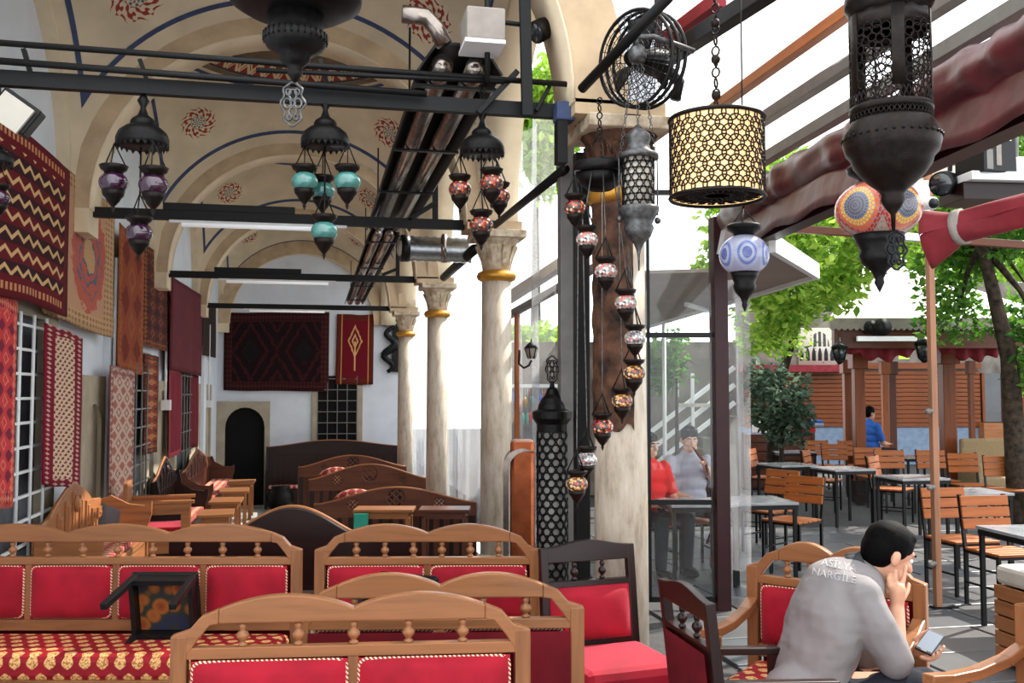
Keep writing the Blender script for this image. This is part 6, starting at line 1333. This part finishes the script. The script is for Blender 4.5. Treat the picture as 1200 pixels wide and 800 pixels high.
# --- seated figures in the courtyard
def sitter(label, loc, rz, shirt, skin='skin_pale', trous='trousers_grey', seat=.46, rh=None, lh=None, turn=0.0, s=1.0, lean=.0, tilt=-.1):
    t = thing('person', label, 'person', loc, rz); Z = seat; v = Vector; mb = MB()
    ch_ = v((0, -lean*.5, Z+.38)); nk = v((0, -lean, Z+.58)); hc_ = v((0, -lean-.03, Z+.74)); f = v((math.sin(turn), -math.cos(turn), tilt))
    P_, m_ = head_shape(mb, hc_, f); chain(mb, [(v((0, 0, Z+.1)), .1), (ch_, .1), (nk, .055), (hc_-v((0, 0, .06)), .05)])
    rh = rh or v((-.12, -.34, Z+.2)); lh = lh or v((.12, -.34, Z+.2)); arms = []
    for sgn, hd in ((-1, rh), (1, lh)):
        sh = v((sgn*.19, -lean*.85, Z+.52)); hd = v(hd); mid = (sh+hd)/2+v((sgn*.09, .08, -.14)); arms.append((sh, mid, hd))
        chain(mb, [(sh, .05), (mid, .043), (hd, .028)]); dr = (hd-mid).normalized(); q = hd+dr*.05; sdv = dr.cross(v((0, 0, 1))).normalized() if abs(dr.z) < .95 else v((1, 0, 0))
        hand_shape(mb, hd, q, [[q+sdv*(.012*(k-1.5))+dr*.02, q+sdv*(.012*(k-1.5))+dr*(.055-.006*abs(k-1.2))+v((0, 0, -.012)), q+sdv*(.012*(k-1.5))+dr*(.075-.008*abs(k-1.2))+v((0, 0, -.035))] for k in range(4)], [q+sdv*-sgn*.025, q+sdv*-sgn*.045+dr*.02+v((0, 0, .01)), q+sdv*-sgn*.045+dr*.045])
        chain(mb, [(v((sgn*.1, 0, Z+.05)), .08), (v((sgn*.14, -.45, Z+.05)), .055), (v((sgn*.14, -.42, .1)), .04)])
    fuse(mb, 'body', skin, t, .010, 2); hair_shape(P_, m_, 1.0, 'hair', t); face_bits(P_, 1.0, t)
    sb = MB()
    for z_, rx, ry, yy in ((.06, .19, .15, 0), (.18, .19, .16, -.1*lean-.02), (.30, .19, .145, -.4*lean-.01), (.42, .195, .13, -.7*lean), (.50, .17, .10, -.85*lean), (.55, .10, .08, -lean)): sb.ball((0, yy, Z+z_), 1, 18, 10, (rx, ry, .11))
    for sh, mid, hd in arms: chain(sb, [(sh, .066), (sh.lerp(mid, .75), .062)])
    fuse(sb, 'shirt', shirt, t, .014, 3, .012)
    tb_ = MB(); tb_.ball((0, 0, Z+.06), 1, 16, 10, (.18, .15, .1))
    for sgn in (-1, 1): chain(tb_, [(v((sgn*.09, 0, Z+.06)), .1), (v((sgn*.14, -.45, Z+.06)), .072), (v((sgn*.14, -.43, .1)), .055)]); q = MB(); q.ball((sgn*.14, -.49, .045), 1, 12, 8, (.05, .13, .045)); q.build('shoe', 'black_plastic', t)
    fuse(tb_, 'trousers', trous, t, .015, 3); return t, P_
def chair_under(label, loc, rz): return dup(ch0, label, Vector(loc)+Matrix.Rotation(rz, 3, 'Z') @ Vector((0, -.06, 0)), rz)
mp_ = GP(804, 9.6); mr = ND+R(8)
man, PM = sitter('man in pale polo shirt smoking a water pipe behind the glass', mp_, mr, 'shirt_white', rh=(-.10, -.30, .70), lh=(.10, -.24, 1.0), seat=.51, lean=.06, turn=R(0), tilt=-.25)
chair_under('slatted chair under the man in the pale polo shirt', mp_, mr)
sg_ = MB(); [sg_.ball(PM(k*.034, .05, .10), 1, 10, 6, (.028, .012, .018)) for k in (-1, 1)]; sg_.tube([PM(-.07, .0, .09), PM(0, .075, .1), PM(.07, 0, .09)], .006, 6); sg_.build('sunglasses', 'dark_glass', man)
t = thing('water_pipe', 'water pipe with wooden mouthpiece held by the man in the pale polo', 'water pipe', mp_, mr)
hp = GP(842, 9.2); hl = Matrix.Rotation(-mr, 3, 'Z') @ (hp-mp_)
MB().lathe([(.07, 0), (.1, .06), (.1, .14), (.04, .28), (.03, .36), (.015, .38), (.02, .6), (.05, .64), (.05, .66), (.03, .72), (.045, .78)], 16, hl).build('base_and_stem', 'copper', t)
mo = Vector((.0, -.19, 1.17)); ha = Vector((.105, -.27, 1.01)); MB().tube([mo, mo.lerp(ha, .5), ha, ha+Vector((.02, -.02, -.1))], [.009, .016, .017, .013], 8).build('mouthpiece', 'redwood_z', t); MB().tube([ha+Vector((.02, -.02, -.1)), ha+Vector((.1, -.1, -.4)), hl*.6+Vector((0, 0, .25)), hl+Vector((0, 0, .4))], .012, 8).build('hose', 'maroon_cloth', t)
rp = GP(758, 9.35); sitter('person in red shirt half hidden by the near column behind the glass', rp, ND+R(25), 'shirt_red', trous='trousers', seat=.46, turn=R(10))
chair_under('slatted chair under the person in the red shirt', rp, ND+R(25))
bp = GP(1017, 17.0); sitter('person in blue shirt sitting behind the brown pillar', bp, ND+R(115), 'shirt_blue', skin='skin', trous='trousers', seat=.6)
tag(MB().box((-.2, -.2, 0), (.2, .2, .58)).build('bar_stool', 'dark_x', loc=bp, bevel=.02), 'dark stool under the person in blue', 'stool')
# black jacket over the chair by the maroon post
jp = GP(866, 11.18); t = thing('black_jacket', 'black jacket hung over a chair back beside the maroon post', 'jacket', jp, ND+R(70)); jm = MB()
jm.ball((0, .27, .78), 1, 16, 10, (.24, .1, .2)); jm.ball((0, .28, .55), 1, 16, 10, (.23, .1, .3)); chain(jm, [((-.2, .27, .8), .07), ((-.24, .3, .4), .05)]); chain(jm, [((.2, .27, .8), .07), ((.24, .3, .4), .05)])
fuse(jm, 'cloth', 'shirt_black', t, .02, 2, .03); MB().tube([(-.1, .36, .8), (-.06, .385, .5)], .008, 5).build('zip', 'gold', t)
